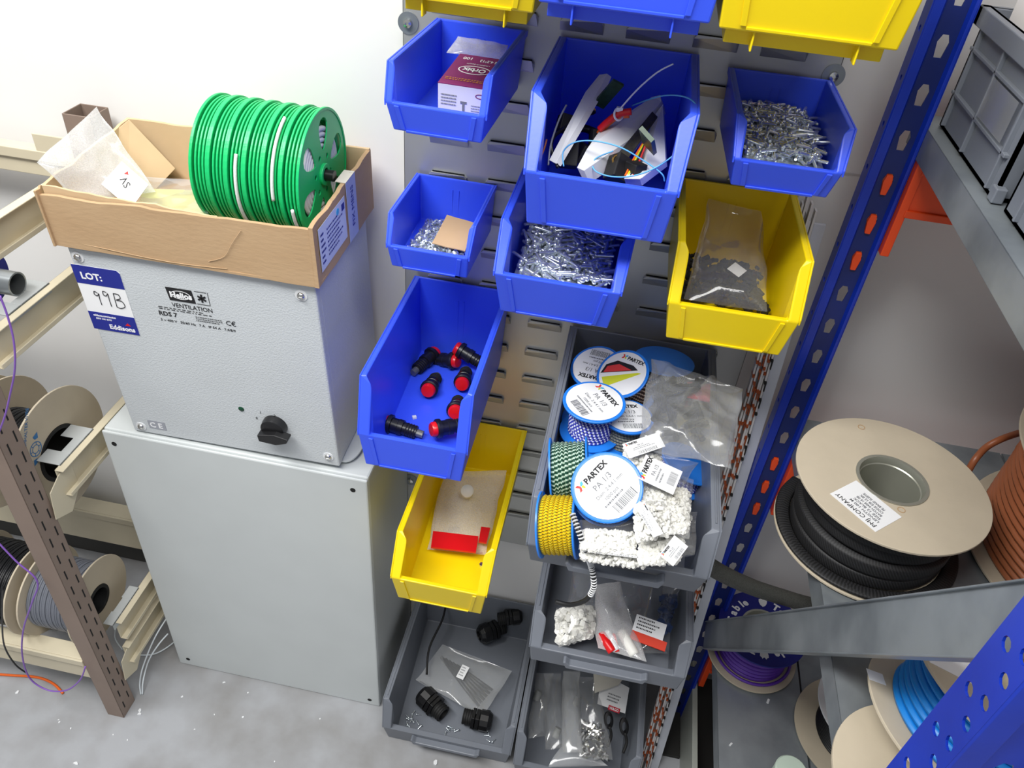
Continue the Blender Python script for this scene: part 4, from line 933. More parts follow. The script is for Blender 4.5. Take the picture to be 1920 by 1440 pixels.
mb = MB(); scribble(mb, Mr, .028, .016, .05, .036, 7, random.Random(3), .0005); scribble(mb, Mr, .010, .014, .012, .040, 6, random.Random(4), .0005); mb.box((.074, .048, .0002), (.082, .056, .0006), Mr); mb.build('print', NAVY, lb)
MB().prism(circ(.004, 16, .062, .054), .0002, .0006, Mr).build('blue_dot', LBLUE, lb)
tp = MB().box((.092, -.003, 0), (.122, .0735, .0004), Mr).build('tape_band', mat('printed_tape', (176, 188, 222), .5), rw)
MB().box((.092, .0731, -.012), (.122, .0738, .0004), Mr).build('tape_fold', mat('cream_tape', (216, 210, 198), .6), tp)
lettering(tp, 'FIX MENS', Mr @ Matrix.Translation((.112, .012, .0005)) @ Matrix.Rotation(pi / 2, 4, 'Z'), .011, NAVY, width=.05)
zf = .885
q = [at(150, 300, y=-.10), at(242, 224, y=-.045), at(329, 316, y=-.045), at(240, 410, y=-.10)]
tag(MB().quad(*q, th=.003).build('cardboard_sheet', CARDE, bev=.0005), 'loose brown cardboard sheet leaning inside the open box behind the bag', 'cardboard')
ob = bag('polythene_bag', 'hazy clear bag sticking up out of the left of the open cardboard box', [at(150, 378, y=-.19), at(290, 360, y=-.13), at(183, 200, y=-.10), at(66, 305, y=-.20)], .006, 81, POLYH, amp=.005, nu=28)
Mx = frame(at(190, 345, y=-.165), at(247, 385, y=-.175) - at(190, 345, y=-.165), (.1, -.8, .55))
lb = MB().prism([(0, 0), (.044, -.004), (.046, .030), (.006, .034)], 0, .0003, Mx).build('paper_slip', WHITE, ob)
lettering(lb, 'SV', Mx @ Matrix.Translation((.030, .018, .0004)) @ Matrix.Rotation(2.7, 4, 'Z'), .012, INK)
MB().prism([(.016, .024), (.021, .026), (.018, .029)], .0003, .0006, Mx).build('red_mark', PRED, lb)
bag('polythene_bag', 'flat shiny bag lying over yellowish paper beside the green reels', [at(235, 398, y=-.19), at(392, 402, y=-.17), at(372, 338, y=-.09), at(250, 330, y=-.09)], .005, 82, POLYC, amp=.004, nu=22)
tag(MB().quad(at(255, 402, z=.905), at(392, 404, z=.905), at(380, 360, z=.912), at(270, 356, z=.912), th=.002).build('yellow_paper', mat('pale_yellow_paper', (226, 222, 150), .8)), 'pale yellow paper in the box between the bag and the green reels', 'paper')

# ------------------------------------------------------------------ green reels in the box
def green_reel(label, x, y, z, R, Wd, tail=None, seed=1):
    root = thing('cord_reel', label, 'cord reel', (x, y, z), (0, 0, 0), 'green cord reels side by side in the box')
    Mx = frame((x, y, z), (0, -1, 0), (1, 0, 0)) @ Matrix.Rotation(.35 + seed, 4, 'Z')
    for zz in (-Wd, -.0022):
        hol = []
        for i in range(6):
            a = i * pi / 3; P = []
            for j in range(14):
                t = 2 * pi * j / 14; rr = R * .61 + R * .25 * cos(t); tt = R * .21 * sin(t) * (.75 + .35 * cos(t)); P.append((rr * cos(a) - tt * sin(a), rr * sin(a) + tt * cos(a)))
            hol.append(P); hol.append(circ(R * .045, 8, R * .30 * cos(a + .5), R * .30 * sin(a + .5)))
        MB().plate(circ(R, 48), hol, zz + .0004, zz + .0018, Mx).build('reel_flange', GREEN, root)
        MB().ring(R * .955, R, zz - .0006, zz + .0028, 64, Mx).build('flange_rim', GREEN, root, bev=.0006)
    for gz in (.30, .50, .70): MB().ring(R * .80, R * .975, -Wd * gz - .0011, -Wd * gz + .0011, 64, Mx).build('guard_ring', GREEN, root, bev=.0005)
    MB().ring(R * .10, R * .17, -Wd, .003, 24, Mx).build('hub', GREEN, root, bev=.0008)
    c = MB(); 
    for i in range(5): c.torus(R * (.34 + .085 * i), R * .040, -.0052, 40, 7, Mx)
    c.build('cord', CORD, root, smooth='all')
    if tail is not None:
        t = MB(); P = [(x - Wd * .4, y + (R + .0008) * cos(a), z + (R + .0008) * sin(a)) for a in [tail[0] + (tail[1] - tail[0]) * i / 14 for i in range(15)]]
        t.tube(P, .0019, 7, smooth=2).build('cord_end', CORD, root, smooth='all')
    return root
places = ['nearest the right wall, spoked face in view', 'second from the right wall of the box', 'third from the right wall of the box', 'fourth from the right wall of the box', 'second from the left end of the row', 'at the far left, beside the bag']
for i in range(6):
    f = i / 5; x = -.064 - .0212 * i
    green_reel('green plastic reel of white cord, ' + places[i], x, -.1150 + .010 * f, .9630 - .004 * f, .0705 if i else .0715, .0205, tail={0: (3.3, 4.6), 1: (1.9, 3.2), 3: (2.6, 4.4)}.get(i), seed=i * .4)
tag(MB().lathe([(0, -.15), (.0062, -.15), (.0062, .0085), (0, .0085)], 16, frame((-.060, -.115, .9625), (0, 1, 0), (1, 0, 0)), cap=False).build('spindle', BLACK, smooth=True), 'black spindle through the centres of the green reels', 'spindle')

# ------------------------------------------------------------------ left reel rack
lr = thing('reel_rack', 'brown and beige steel reel rack at the left edge of the picture', 'rack', (-.60, -.17, 0))
def slotted_post(x0, x1, y0, y1, z1, nslots, name='post'):
    t = .0015
    p = MB().box((x0, y0, 0), (x0 + t, y1, z1)).box((x1 - t, y0, 0), (x1, y1, z1)).box((x0, y0, 0), (x1, y0 + t, z1)).box((x0, y1 - t, 0), (x1, y1, z1)).build(name, BROWN, lr, bev=.0008)
    if nslots:
        sl_ = MB()
        for i in range(nslots):
            z = .018 + i * .0355
            for yy, dz in ((y0 + .010, 0), (y1 - .009, .009)): sl_.box((x1 - .0002, yy - .0011, z + dz), (x1 + .0003, yy + .0011, z + dz + .0180))
        sl_.build('slots', DARK, p)
    return p
slotted_post(-.449, -.419, -.320, -.286, 1.0, 27)
slotted_post(-.424, -.386, -.052, -.014, .9590, 0)
def arm(z, y0, y1, h=.042, xa=-.4165, tabs=True):
    m = MB(); m.box((xa - .0016, y0, z - h), (xa, y1, z)); m.box((xa - .0016, y0, z - .0018), (xa + .011, y1, z)); m.box((xa - .0016, y0, z - h), (xa + .010, y1, z - h + .0018)); m.box((xa + .010, y0, z - h), (xa + .0115, y1, z - h + .007))
    a_ = m.build('side_arm', BEIGE, lr, bev=.0008)
    return a_
arm(.900, -.286, -.052); arm(.785, -.286, -.052, .045); arm(.548, -.262, -.052, .048); arm(.205, -.266, -.052, .045); arm(.142, -.270, -.052, .045)
for z in (.512, .105):
    MB().prism([(-.292, z - .030), (-.262, z - .045), (-.235, z - .02), (-.235, z + .032), (-.262, z + .026), (-.285, z + .014)], -.4163, -.4148, Matrix(((0, 0, 1, 0), (1, 0, 0, 0), (0, 1, 0, 0), (0, 0, 0, 1)))).build('arm_bracket', BEIGE, lr, bev=.0006)
for z, y in ((.785, -.205), (.548, -.215), (.205, -.235)):
    xb = -.450 if z > .3 else -.4325; m = MB().box((-.4165, y - .038, z - .012), (-.4150, y + .038, z + .0015)).box((xb, y - .038, z), (-.4150, y - .014, z + .0015)).box((xb, y + .014, z), (-.4150, y + .038, z + .0015)).box((-.430, y - .014, z), (-.4150, y + .014, z + .0015))
    m.build('rod_bracket', mat('pale_zinc', (186, 190, 190), .45, .2), lr, bev=.0004)
def beam(name, x0, x1, y0, y1, z0, z1):
    MB().box((x0, y0, z0), (x1, y1, z1)).box((x0, y0 - .004, z1 - .014), (x1, y0, z1)).build(name, BEIGE, lr, bev=.001)
beam('rear_beam', -1.0, -.452, -.046, -.030, .866, .902); beam('rear_beam', -1.0, -.382, -.060, -.030, .112, .197); beam('front_beam', -1.0, -.449, -.318, -.292, .112, .166)
MB().box((-.478, -.049, .885), (-.424, -.046, .925)).build('beam_bracket', BEIGE, lr, bev=.001)
tb = thing('steel_tube', 'cut grey steel tube lying in the rack bracket at the left edge', 'tube', (-.60, -.199, .79))
MB().ring(.0130, .0150, -.5, 0, 32, frame((-.430, -.199, .8005), (0, 1, 0), (1, 0, 0))).build('tube_wall', TUBE, tb, smooth=True)
br = thing('blue_reel', 'blue reel on the steel tube, only its edge in view at the left', 'reel', (-.49, -.199, .8))
MB().ring(.016, .036, -.003, 0, 36, frame((-.470, -.199, .8005), (0, 1, 0), (1, 0, 0))).build('reel_flange', NAVY, br, smooth=True)
MB().ring(.016, .028, -.06, -.003, 36, frame((-.470, -.199, .8005), (0, 1, 0), (1, 0, 0))).build('wire_coil', VIOLD, br, smooth=True)
def xreel(label, c, R, Wd, coil_m, rc, hub=.038, fm=BOARD, hubm=BLACKM, wr=.0022, name='cable_reel'):
    root = thing(name, label, 'cable reel', c); M = frame(c, (0, 1, 0), (1, 0, 0))
    f1 = MB().ring(hub, R, -.003, 0, 56, M).build('reel_flange', fm, root, bev=.0006)
    MB().ring(hub, R, -Wd, -Wd + .003, 56, M).build('reel_flange', fm, root, bev=.0006)
    MB().ring(hub - .006, hub, -Wd, .0012, 40, M).build('hub_ring', hubm, root, bev=.0008)
    if coil_m:
        n = int((Wd - .006) / (2 * wr)); m = MB()
        for i in range(n): m.torus(rc + .0008 * sin(i * 2.3), wr, -Wd + .004 + wr + i * 2 * wr, 48, 7, M)
        m.ring(hub, rc, -Wd + .003, -.003, 40, M); m.build('cable_coil', coil_m, root, smooth='all')
    return root, f1, M
r1, f1, M1 = xreel('fibreboard cable reel with a blue printed emblem on the middle arm of the rack', (-.452, -.208, .522), .097, .085, BWIRE, .050, hub=.042)
em = MB(); Me = M1 @ Matrix.Translation((-.037, .041, .0003))
em.plate(circ(.011, 24), [circ(.0098, 24)], 0, .0002, Me); em.plate(circ(.0065, 20), [circ(.0055, 20)], 0, .0002, Me)
for i in range(6): em.box((.0062, -.0005, 0), (.0100, .0005, .0002), Me @ Matrix.Rotation(i * pi / 3, 4, 'Z'))
for sg in (-1, 1): em.prism([(sg * .004, sg * .0135), (sg * .002, sg * .019), (sg * .012, sg * .021), (sg * .010, sg * .0125)], 0, .0002, Me)
em.build('blue_emblem', BINK, f1)
lettering(f1, 'BUCHHALTER WIRE', Me @ Matrix.Translation((-.018, .006, 0)) @ Matrix.Rotation(1.05, 4, 'Z'), .0072, BINK)
Mq = M1 @ Matrix.Translation((.050, -.052, .0003)); MB().plate([(-.010, -.011), (.012, -.008), (.012, .012), (-.012, .010)], [circ(.0065, 16)], 0, .0002, Mq).build('blue_stamp', BINK, f1)
xreel('reel of grey wire on the low arm of the rack', (-.4545, -.2425, .2215), .0735, .088, GWIRE, .056, hub=.026, wr=.0016)
xreel('reel of black wire next to the grey wire reel at the left edge', (-.556, -.246, .226), .0755, .10, BWIRE, .064, hub=.026, wr=.0018)
xreel('unseen off white cable reel added on the steel tube to shade the floor', (-.640, -.199, .8005), .088, .16, BWIRE, .060, hub=.022)  # out of view, added to throw shade under the rack
xreel('unseen cable reel added behind the emblem reel on the middle arm for shade', (-.570, -.208, .522), .092, .16, BWIRE, .060, hub=.042)  # second unseen reel, also added for the shade below
wire('violet_wire', 'thin violet wire hanging down in a curve at the left edge of the picture', [at(0, 555, y=-.33), at(14, 592, y=-.33), at(26, 640, y=-.33), at(28, 690, y=-.33), at(20, 735, y=-.33), at(6, 790, y=-.33), at(-20, 850, y=-.33)], .0011, VIOL)
wire('violet_wire', 'violet wire looping round the bottom of the brown post', [at(-10, 1010, y=-.335), at(30, 1052, y=-.335), at(70, 1090, y=-.335), at(60, 1130, y=-.336), at(44, 1180, y=-.336), at(42, 1230, y=-.336), at(56, 1272, y=-.334), at(90, 1294, y=-.333), at(125, 1294, y=-.332), at(150, 1275, y=-.331), at(160, 1250, y=-.330)], .0013, VIOL)
wire('black_cable', 'black cable drooping in front of the beige beam at the lower left', [at(5, 1100, y=-.33), at(4, 1160, y=-.33), at(8, 1210, y=-.33), at(28, 1245, y=-.33), at(50, 1262, y=-.328)], .0013, BWIRE)
wire('orange_cable', 'orange cable lying on the floor at the lower left', [at(-40, 1262, z=.003), at(20, 1266, z=.003), at(70, 1270, z=.003), at(100, 1282, z=.003), at(118, 1300, z=.003)], .0022, PORA)
for lab, P in (('white wire rising from the floor behind the brown post', [(264, 1302, .002), (262, 1280, .02), (268, 1250, .05), (288, 1200, .08), (312, 1160, .10), (335, 1130, .11)]),
               ('pale wire beside the white one behind the brown post', [(267, 1302, .002), (268, 1278, .02), (278, 1240, .04), (296, 1210, .06), (315, 1188, .07)]),
               ('pale wire looping low on the floor beside the grey cabinet', [(255, 1228, .01), (290, 1226, .01), (325, 1205, .01), (345, 1180, .02)]),
               ('thin pale loop in the shade under the rack arms', [(230, 1218, .02), (216, 1195, .04), (222, 1165, .06), (250, 1125, .10), (290, 1112, .12)])):
    wire('white_wire', lab, [at(u, v, z=z) for u, v, z in P], .0013, WWIRE)
wire('black_cable', 'black cable curling on the floor under the rack', [at(-20, 1190, z=.01), at(60, 1175, z=.012), at(120, 1180, z=.01), at(190, 1165, z=.02)], .002, BWIRE)

# ------------------------------------------------------------------ busbar strips leaning in the corner
def lean_strip(m, x0, x1, z0, z1, th=.003, oy=0):
    """part of a strip leaning from the floor to the wall; z0..z1 along its height"""
    def P(x, z, d): t = z / .951; return (x + .0030 * t, -.203 + .183 * t + oy - d, z)
    vs = [P(x, z, d) for x in (x0, x1) for z in (z0, z1) for d in (0, th)]
    m.add(vs, [(0, 1, 3, 2), (4, 6, 7, 5), (0, 4, 5, 1), (2, 3, 7, 6), (0, 2, 6, 4), (1, 5, 7, 3)])
m = MB(); lean_strip(m, .4850, .4988, .001, .951, .004)
tag(m.build('cover_strip', mat('white_cover_strip', (196, 200, 210), .45), bev=.0008), 'long white cover strip leaning beside the blue rack post', 'strip')
rnd = random.Random(17)
RL = mat('pale_rail_plastic', (214, 212, 212), .5); RG = mat('grey_rail_metal', (128, 126, 126), .35, .6)
for i in range(6):
    x = .4650 + .0031 * i; zt_ = (.972, .985, .96, .975, .955, .968)[i]; oy = (.002, .0, .003, -.002, .001, -.003)[i]
    root = thing('busbar_comb', 'narrow busbar strip with copper pins, %s' % ('nearest the bins', 'second from the bins', 'third from the bins', 'third from the white cover strip', 'second from the white cover strip', 'next to the white cover strip')[i], 'busbar', (x, -.203, .001), group='busbar strips leaning beside the white cover strip')
    r_ = MB(); lean_strip(r_, x, x + .0023, .001, zt_, .010, oy); r_.build('rail', RG if i in (2,) else RL, root)
    pn = MB(); z = .02 + rnd.random() * .04
    while z < zt_ - .08:
        lean_strip(pn, x - .0004, x + .0027, z, z + .0030, .0125, oy - .001)
        if rnd.random() < .45: lean_strip(pn, x + .0014, x + .0027, z - .010, z + .001, .0122, oy - .001)
        z += rnd.uniform(.017, .034)
    pn.build('copper_pins', COPP if i != 5 else BLACKM, root)

# ------------------------------------------------------------------ blue rack with galvanised decks
rk = thing('storage_rack', 'blue steel rack with galvanised decks at the right of the picture', 'rack', (.90, -.34, 0))
XZ = lambda y: Matrix(((1, 0, 0, 0), (0, 0, 1, y), (0, 1, 0, 0), (0, 0, 0, 1)))      # local xy -> world xz
YZ = lambda x: Matrix(((0, 0, 1, x), (1, 0, 0, 0), (0, 1, 0, 0), (0, 0, 0, 1)))      # local xy -> world yz
PIT = .0437
def keyhole(x, z, w=.0105, h=.020): return [(x - w * .32, z - h / 2), (x + w * .32, z - h / 2), (x + w / 2, z + h * .18), (x + w * .25, z + h / 2), (x - w * .25, z + h / 2), (x - w / 2, z + h * .18)]
def upright(x0, x1, yf, depth, zt_, zb, zk, name, mm, sgn=1):
    zs = []; z = zk - PIT * int((zk - zb - .02) / PIT)
    while z < zt_ - .02: zs.append(z); z += PIT
    u = MB(); xm0 = x0 + (x1 - x0) * .33; xm1 = x1 - (x1 - x0) * .16
    u.plate([(xm0, zb), (xm1, zb), (xm1, zt_), (xm0, zt_)], [keyhole((xm0 + xm1) / 2, z) for z in zs], 0, .0016, XZ(yf + .006))
    front = u.build(name, mm, rk)
    s2_ = MB()
    s2_.prism([(x0, yf + .0015), (x0 + .0015, yf), (xm0 - .003, yf), (xm0, yf + .006), (xm0, yf + .0076), (xm0 - .004, yf + .0018), (x0 + .0015, yf + .0018)], zb, zt_)
    s2_.prism([(x1, yf + .0015), (x1 - .0015, yf), (xm1 + .002, yf), (xm1, yf + .006), (xm1, yf + .0076), (xm1 + .0025, yf + .0018), (x1 - .0015, yf + .0018)], zb, zt_)
    s2_.build('face_flange', RACK, front, bev=.0006)
    sd = MB()
    ya, yb_ = yf + .001, yf + depth
    hs = [circ(.0030 if depth < .03 else .0045, 10, yf + depth * (.5 if depth < .03 else .28), z + .012) for z in zs]
    if .03 < depth < .04: hs += [circ(.0045, 10, yf + depth * .68, z + .002) for z in zs] + [circ(.0045, 10, yf + depth * .28, z + .012 + PIT / 2) for z in zs[:-1]]
    sd.plate([(ya, zb), (yb_, zb), (yb_, zt_), (ya, zt_)], hs, 0, .0016, YZ(x0))
    sd.build('side_flange', RACK, front)
    MB().box((x1 - .0016, ya, zb), (x1, ya + (yb_ - ya) * .6, zt_)).build('side_flange', RACK, front)
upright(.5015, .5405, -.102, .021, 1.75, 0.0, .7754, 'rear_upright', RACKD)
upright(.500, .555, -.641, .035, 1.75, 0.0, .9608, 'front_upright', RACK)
# diagonal brace in the side frame
a_ = Vector((.520, -.110, .268)); b_ = Vector((.520, -.600, 1.010)); d = (b_ - a_).normalized(); Mb = frame(a_, d, (-1, 0, 0)); Ln = (b_ - a_).length
m = MB()
m.box((0, -.0215, 0), (Ln, .0215, .0015), Mb); m.box((0, .0200, -.012), (Ln, .0215, .005), Mb); m.box((0, -.0215, -.012), (Ln, -.0200, .005), Mb)
m.build('diagonal_brace', ZINC, rk, bev=.0008)
for z, nm in ((1.52, 'top'), (1.0965, 'upper'), (.693, 'middle'), (.255, 'lower')):  # top deck is unseen, added to shade the right side
    x = .5400; i = 0
    while x < 1.45:
        wd_ = .1285 if nm == 'lower' else .26
        MB().box((x, -.600, z - .0012), (x + wd_, -.055, z)).box((x, -.600, z - .030), (x + .0012, -.055, z)).box((x + wd_ - .0012, -.600, z - .030), (x + wd_, -.055, z)).build('deck_panel', ZINC, rk, bev=.0008)
        x += wd_ + .0022
for z in (1.52, 1.0965, .693, .255):  # highest beams carry the added, unseen shading deck
    for y0 in (-.108, -.640):
        zt_ = z - .0315
        MB().box((.5475 if y0 > -.5 else .556, y0, zt_ - .055), (1.45, y0 + .036, zt_)).box((.5475 if y0 > -.5 else .556, y0 - .003, zt_ - .010), (1.45, y0, zt_)).box((.5475 if y0 > -.5 else .556, y0 - .003, zt_ - .055), (1.45, y0, zt_ - .047)).build('shelf_beam', ORANGE, rk, bev=.001)
        MB().box((.5412 if y0 > -.5 else .5552, y0 - .002, zt_ - .100), (.5500 if y0 > -.5 else .559, y0 + .045, zt_ + .006)).build('beam_connector', ORANGE, rk, bev=.001)
hk = 0
for z in (1.0376, .9939, .9502, .6443, .6006, .5569):
    MB().prism([(-.0028, -.012), (.0028, -.012), (.0044, .001), (.0030, .009), (-.0030, .009), (-.0044, .001)], -.004, .004, Matrix.Translation((.5242, -.0950, z)) @ Matrix(((1, 0, 0, 0), (0, 0, 1, 0), (0, 1, 0, 0), (0, 0, 0, 1)))).build('hook_tab', ORANGE, rk, bev=.0008)
MB().box((.5365, -.60, .0), (.5455, -.03, .10)).build('base_rail', mat('pale_base_rail', (176, 180, 172), .5), rk, bev=.001)

tag(MB().box((.560, -.645, .0005), (1.45, -.014, .006)).box((.500, -.18, .0005), (.5355, -.014, .006)).build('shade_sheet', mat('painted_floor_shade', (34, 33, 31), .8), bev=.001), 'dark sheet painted as shade on the floor under the lower galvanised deck', 'shade sheet')  # dark sheet stands in for the deep shade under the lower deck
# ------------------------------------------------------------------ spools on the rack
def vspool(label, c, z0, z1, R, coil_m, rc, wr=.003, hub=.03, topm=BOARD, botm=BOARD, cup=True, axis_n=(0, 0, 1), flatcoil=False, name='cable_spool', Rt=None):
    root = thing(name, label, 'cable spool', (c[0], c[1], z0)); M = axis((c[0], c[1], z0), axis_n, (0, 1, 0)); H_ = z1 - z0; Rt = Rt or R
    MB().ring(hub, R, 0, .003, 72, M).build('spool_flange', botm, root, bev=.0006)
    tf = MB().ring(hub, Rt, H_ - .003, H_, 72, M).build('spool_flange', topm, root, bev=.0006)
    if cup:
        MB().lathe([(hub * 1.07, H_ + .0006), (hub * 1.07, H_ + .0014), (hub * .97, H_ + .0014), (hub * .93, H_ - .004), (hub * .93, H_ - .006), (hub * .90, H_ - .007), (hub * .90, .004), (hub * .12, .004), (hub * .12, .001)], 44, M, cap=False).build('steel_hub', mat('tinplate_hub', (176, 177, 164), .34, .55, var=.04), root, smooth=True)
    else: MB().ring(hub * .9, hub, 0, H_, 40, M).build('core', botm, root)
    if coil_m:
        m = MB(); n = max(1, int((H_ - .006) / (2 * wr))); rnd = random.Random(int(R * 1e4))
        for i in range(n):
            rr = rc + rnd.uniform(-.1, .1) * wr * (4 if flatcoil else 1)
            zz = .003 + wr + i * (H_ - .006 - 2 * wr) / max(1, n - 1)
            if flatcoil: m.lathe([(rr - .012, zz - wr), (rr - .001, zz - wr * .95), (rr, zz - wr * .6), (rr, zz + wr * .6), (rr - .001, zz + wr * .95), (rr - .012, zz + wr)], 56, M @ Euler((rnd.uniform(-.03, .03), rnd.uniform(-.03, .03), 0)).to_matrix().to_4x4(), cap=False)
            else: m.torus(rr, wr, zz, 56, 8, M)
        m.ring(hub, rc - wr, .003, H_ - .003, 48, M); m.build('cable_coil', coil_m, root, smooth='all')
    return root, tf, M
sp1, tf1, MS1 = vspool('big fibreboard spool of black braided sleeve on the middle deck', (.5955, -.2475), .696, .782, .0985, SLEEVE, .083, wr=.0090, hub=.0345, flatcoil=True)
wire_pts = [(.5955 + .0905 * cos(a), -.2475 + .0905 * sin(a), .7025 + .001 * sin(3 * a)) for a in [2.4 + i * .3 for i in range(15)]]
MB().tube(wire_pts, .0080, 8, smooth=3, flat=.0022).build('sleeve_end', SLEEVE, sp1, smooth='all')
A_ = at(1556, 926, z=.7822); B_ = at(1641, 998, z=.7822)
Mx = frame(A_, at(1605, 901, z=.7822) - A_, (0, 0, 1)); lw = (at(1605, 901, z=.7822) - A_).length; lh = (B_ - A_).length
lb = MB().box((0, -lh, 0), (lw, 0, .0003), Mx).build('paper_label', WHITE, tf1)
Mt = frame(B_ + (at(1556, 926, z=.7822) - B_) * .04 + Vector((0, 0, .0004)), A_ - B_, (0, 0, 1))
lettering(lb, 'PMJ COMPANY', Mt @ Matrix.Translation((.002, -.0085, 0)), .0072, INK, width=lh * .86)
for k_ in range(5): lettering(lb, ('LENGTH 100 M', 'SIZE 12 BLACK', 'BATCH 0428 16 0B', 'CODE E/B 12 BK', 'PE BRAID SLEEVE')[k_], Mt @ Matrix.Translation((.004 + .002 * k_, -.0145 - .0048 * k_, 0)), .0042, GINK, width=lh * (.62 - .04 * k_), bold=.02)
for (u, v) in ((1615, 801), (1690, 956)):
    MB().ring(.0032, .0040, 0, .0004, 20, Matrix.Translation(at(u, v, z=.7821))).build('punch_mark', CARD, tf1)
MB().lathe([(0, .7005), (.005, .7005), (.005, .7010), (0, .7010)], 20, Matrix.Translation((.600, -.238, .0003)), cap=False).build('hub_hole', DARK, sp1)
wire('braided_sleeve', 'flat black braided sleeve hanging from behind the large tray to the spool', [at(1325, 1058, y=-.335), at(1360, 1078, y=-.325), at(1410, 1100, y=-.31), at(1465, 1118, y=-.295), at(1530, 1136, y=-.275), at(1590, 1140, y=-.25)], .0095, SLEEVE, 'cable sleeve')
bpy.data.objects['braided_sleeve'].data.materials[0] = mat('sleeve_weave', (74, 75, 70), .65, var=.25, vscale=700, bump=.8, bscale=900)
sp3, tf3, M3 = vspool('spool of violet cable with a blue printed ring on the lower deck', (.5945, -.1185), .258, .327, .0700, VIOLD, .050, wr=.004, hub=.0310, topm=DNAVY, Rt=.0672)
wp = [(.5945 + .060 * cos(a), -.1185 + .060 * sin(a), .266) for a in [3.0 + i * .28 for i in range(12)]]
MB().tube(wp, .0024, 7, smooth=3).build('cable_end', VIOLD, sp3, smooth='all')
c3 = Vector((.5945, -.1185, .3275))
def ring_text(word, u, v, adv=.0118, size=.0165, rr=.0475):
    p = at(u, v, z=.3275) - c3; a0 = math.atan2(p.y, p.x)
    for k_, ch in enumerate(word):
        w_ = {'l': .62, 'a': 1, 'C': 1.25, 'T': .95}.get(ch, 1)
        a = a0 - ring_text.pos; ring_text.pos += adv * w_ / rr
        Mx = frame((c3.x + rr * cos(a), c3.y + rr * sin(a), c3.z + .0003), (sin(a), -cos(a), 0), (0, 0, 1))
        lettering(tf3, ch, Mx @ Matrix.Translation((0, -.005, .0002)), size, WHITE, bold=.04, align='CENTER')
for wd_, u, v in (('Cable', 1360, 1160), ('Tool', 1457, 1136), ('Cable', 1507, 1205), ('Tool', 1408, 1226)):
    ring_text.pos = 0; ring_text(wd_, u, v)
for u, v in ((1430, 1123), (1433, 1230)):
    p = at(u, v, z=.3275) - c3; a = math.atan2(p.y, p.x); Mx = frame((c3.x + .048 * cos(a), c3.y + .048 * sin(a), c3.z + .0003), (sin(a), -cos(a), 0), (0, 0, 1))
    MB().prism([(0, -.009), (.004, -.006), (.0062, -.001), (.0065, .004), (.004, .0055), (.003, .008), (.0005, .005), (-.0005, .005), (-.003, .008), (-.004, .0055), (-.0065, .004), (-.0062, -.001), (-.004, -.006)], 0, .0003, Mx).build('cone_mark', WPLA, tf3)
vspool('fibreboard spool of brown cable at the right edge, on the middle deck', (.872, -.232), .697, .835, .160, COPW, .142, wr=.0042, hub=.05)
MB().ring(.128, .140, 0, .004, 60, Matrix.Translation((.872, -.232, .8352))).build('dark_cable_ring', BWIRE, bpy.data.objects['cable_spool.002'], smooth=True)
wire('brown_cable', 'brown cable arching out behind the big black sleeve spool', [at(1812, 890, z=.74), at(1828, 862, z=.76), at(1850, 838, z=.77), at(1880, 822, z=.78), at(1910, 812, z=.77)], .0040, COPW, 'cable')
vspool('spool of grey black wire with a torn white flange, tucked under the middle deck', (.745, -.222), .258, .330, .092, BWIRE, .060, wr=.0022, hub=.03, cup=False, topm=WPLA, Rt=.079)
vspool('spool of bright blue cable near the front blue post', (.634, -.484), .719, .789, .0880, CYAN, .064, wr=.0038, hub=.028, cup=False, axis_n=(.25, .15, 1))
sp6 = bpy.data.objects['cable_spool.004']
M6 = axis((.634, -.484, .719), (.25, .15, 1), (0, 1, 0))
MB().box((-.080, -.030, .0702), (-.030, .012, .0706), M6 @ Matrix.Rotation(-.2, 4, 'Z')).build('paper_label', WHITE, sp6)
MB().box((-.086, .018, .0031), (-.070, .030, .0034), M6).build('paper_tag', WHITE, sp6)
lettering(sp6, 'W', M6 @ Matrix.Translation((-.060, -.055, .0033)) @ Matrix.Rotation(.5, 4, 'Z'), .012, BINK)
fd = thing('fibreboard_disc', 'loose fibreboard spool flange lying by the front blue post', 'spool flange', (.597, -.528, .694))
MB().ring(.008, .072, .694, .6985, 64, Matrix.Translation((.597, -.528, 0))).build('disc', BOARD, fd, bev=.0006)
tag(MB().lathe([(0, 0), (.022, 0), (.022, .045), (.020, .047), (0, .047)], 32, Matrix.Translation((.627, -.322, .256)), cap=False).build('plastic_jar', mat('pale_green_white', (206, 224, 208), .5), smooth=True), 'pale round pot top just showing at the bottom edge of the picture', 'pot')
for (u, v, s_) in ((1440, 1315, .004), (1370, 1396, .003)):
    p = at(u, v, z=.2552); tag(MB().box((-s_, -s_ * .4, 0), (s_, s_ * .4, .001), Matrix.Translation(p) @ Matrix.Rotation(s_ * 300, 4, 'Z')).build('debris_fleck', WPLA), 'small pale offcut on the lower galvanised deck' + (' near the violet spool' if s_ > .0035 else ' near its left edge'), 'debris')

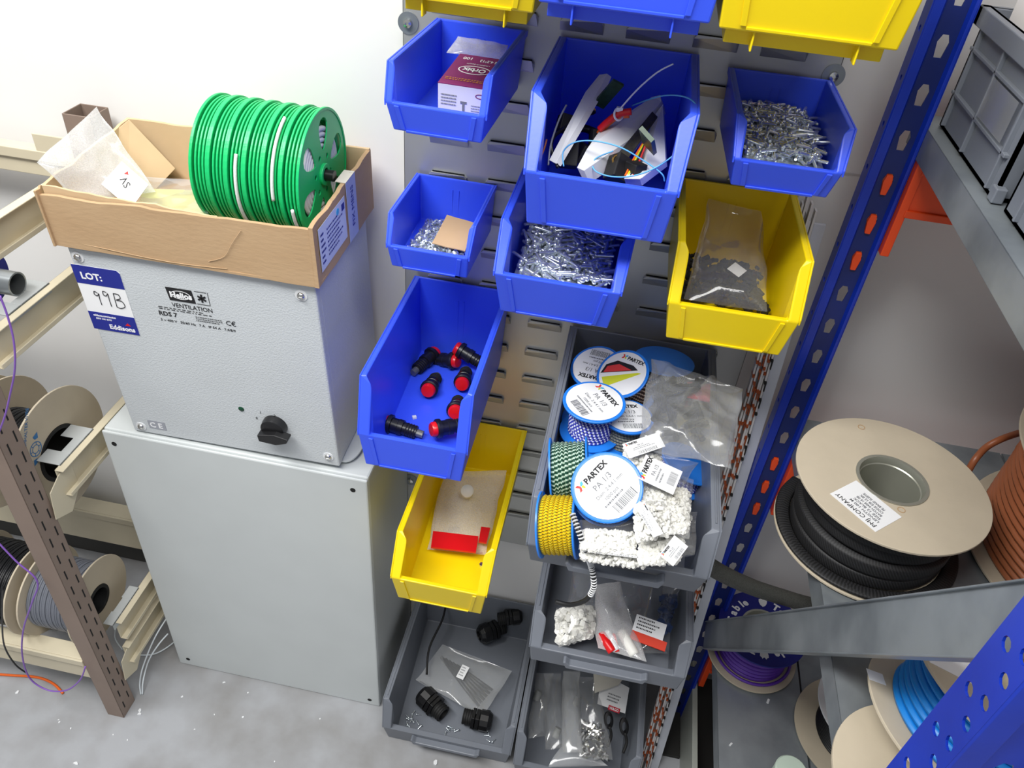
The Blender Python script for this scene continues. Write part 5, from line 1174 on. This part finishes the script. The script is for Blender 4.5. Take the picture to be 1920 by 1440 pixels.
# ------------------------------------------------------------------ grey crates and carton on the upper deck
def crate(label, y0, y1, x0, x1, z0, z1, film_=False):
    root = thing('grey_crate', label, 'crate', ((x0 + x1) / 2, (y0 + y1) / 2, z0)); t = .003; e = .006
    m = MB()
    m.box((x0 + e, y0 + e, z0), (x1 - e, y1 - e, z0 + t)); m.box((x0 + e, y0 + e, z0), (x0 + e + t, y1 - e, z1)); m.box((x1 - e - t, y0 + e, z0), (x1 - e, y1 - e, z1)); m.box((x0 + e, y0 + e, z0), (x1 - e, y0 + e + t, z1)); m.box((x0 + e, y1 - e - t, z0), (x1 - e, y1 - e, z1))
    m.build('crate_body', GREY, root)
    r = MB(); r.box((x0, y0, z1 - .016), (x0 + .010, y1, z1)); r.box((x1 - .010, y0, z1 - .016), (x1, y1, z1)); r.box((x0, y0, z1 - .016), (x1, y0 + .010, z1)); r.box((x0, y1 - .010, z1 - .016), (x1, y1, z1)); r.build('rim', GREY, root, bev=.001)
    b = MB(); h = z1 - z0; yl = y1 - y0
    for zz in (.30, .34 + .33): b.box((x0 + .002, y0 + .012, z0 + h * zz), (x0 + e + .0005, y1 - .012, z0 + h * zz + .003))
    for yy in (.10, .52, .88): b.box((x0 + .002, y0 + yl * yy, z0 + .004), (x0 + e + .0005, y0 + yl * yy + .003, z1 - .016))
    b.build('side_ribs', GREY, root, bev=.0006)
    f_ = MB().box((x0 + .001, y0 + yl * .15, z0 + h * .36), (x0 + .0015, y0 + yl * .5, z0 + h * .66)).build('label_pocket', film('pocket_film', haze=.12), root)
    MB().box((x0 + .003, y0 - .001, z0 - .0), (x0 + .012, y0 + .010, z0 + .012)).build('foot_tab', GREY, root, bev=.001)
    return root
crate('dark grey crate on the upper deck beside the rear blue post', -.262, -.078, .548, .86, 1.0975, 1.203)
crate('grey crate on the upper deck at the right edge, in front of the other crate', -.560, -.268, .552, .86, 1.0975, 1.215)
ctn = thing('printed_carton', 'white carton with purple print sitting in the crate at the top right corner', 'carton', (.63, -.16, 1.1015))
MB().box((.566, -.235, 1.1015), (.70, -.105, 1.262)).build('carton_body', mat('carton_offwhite', (222, 218, 216), .6), ctn, bev=.001)
Mx = frame((.5659, -.112, 1.205), (0, -1, 0), (-1, 0, 0)); mb = MB(); scribble(mb, Mx, .03, 0, .06, .05, 4, random.Random(6)); mb.build('print', PURP, ctn)
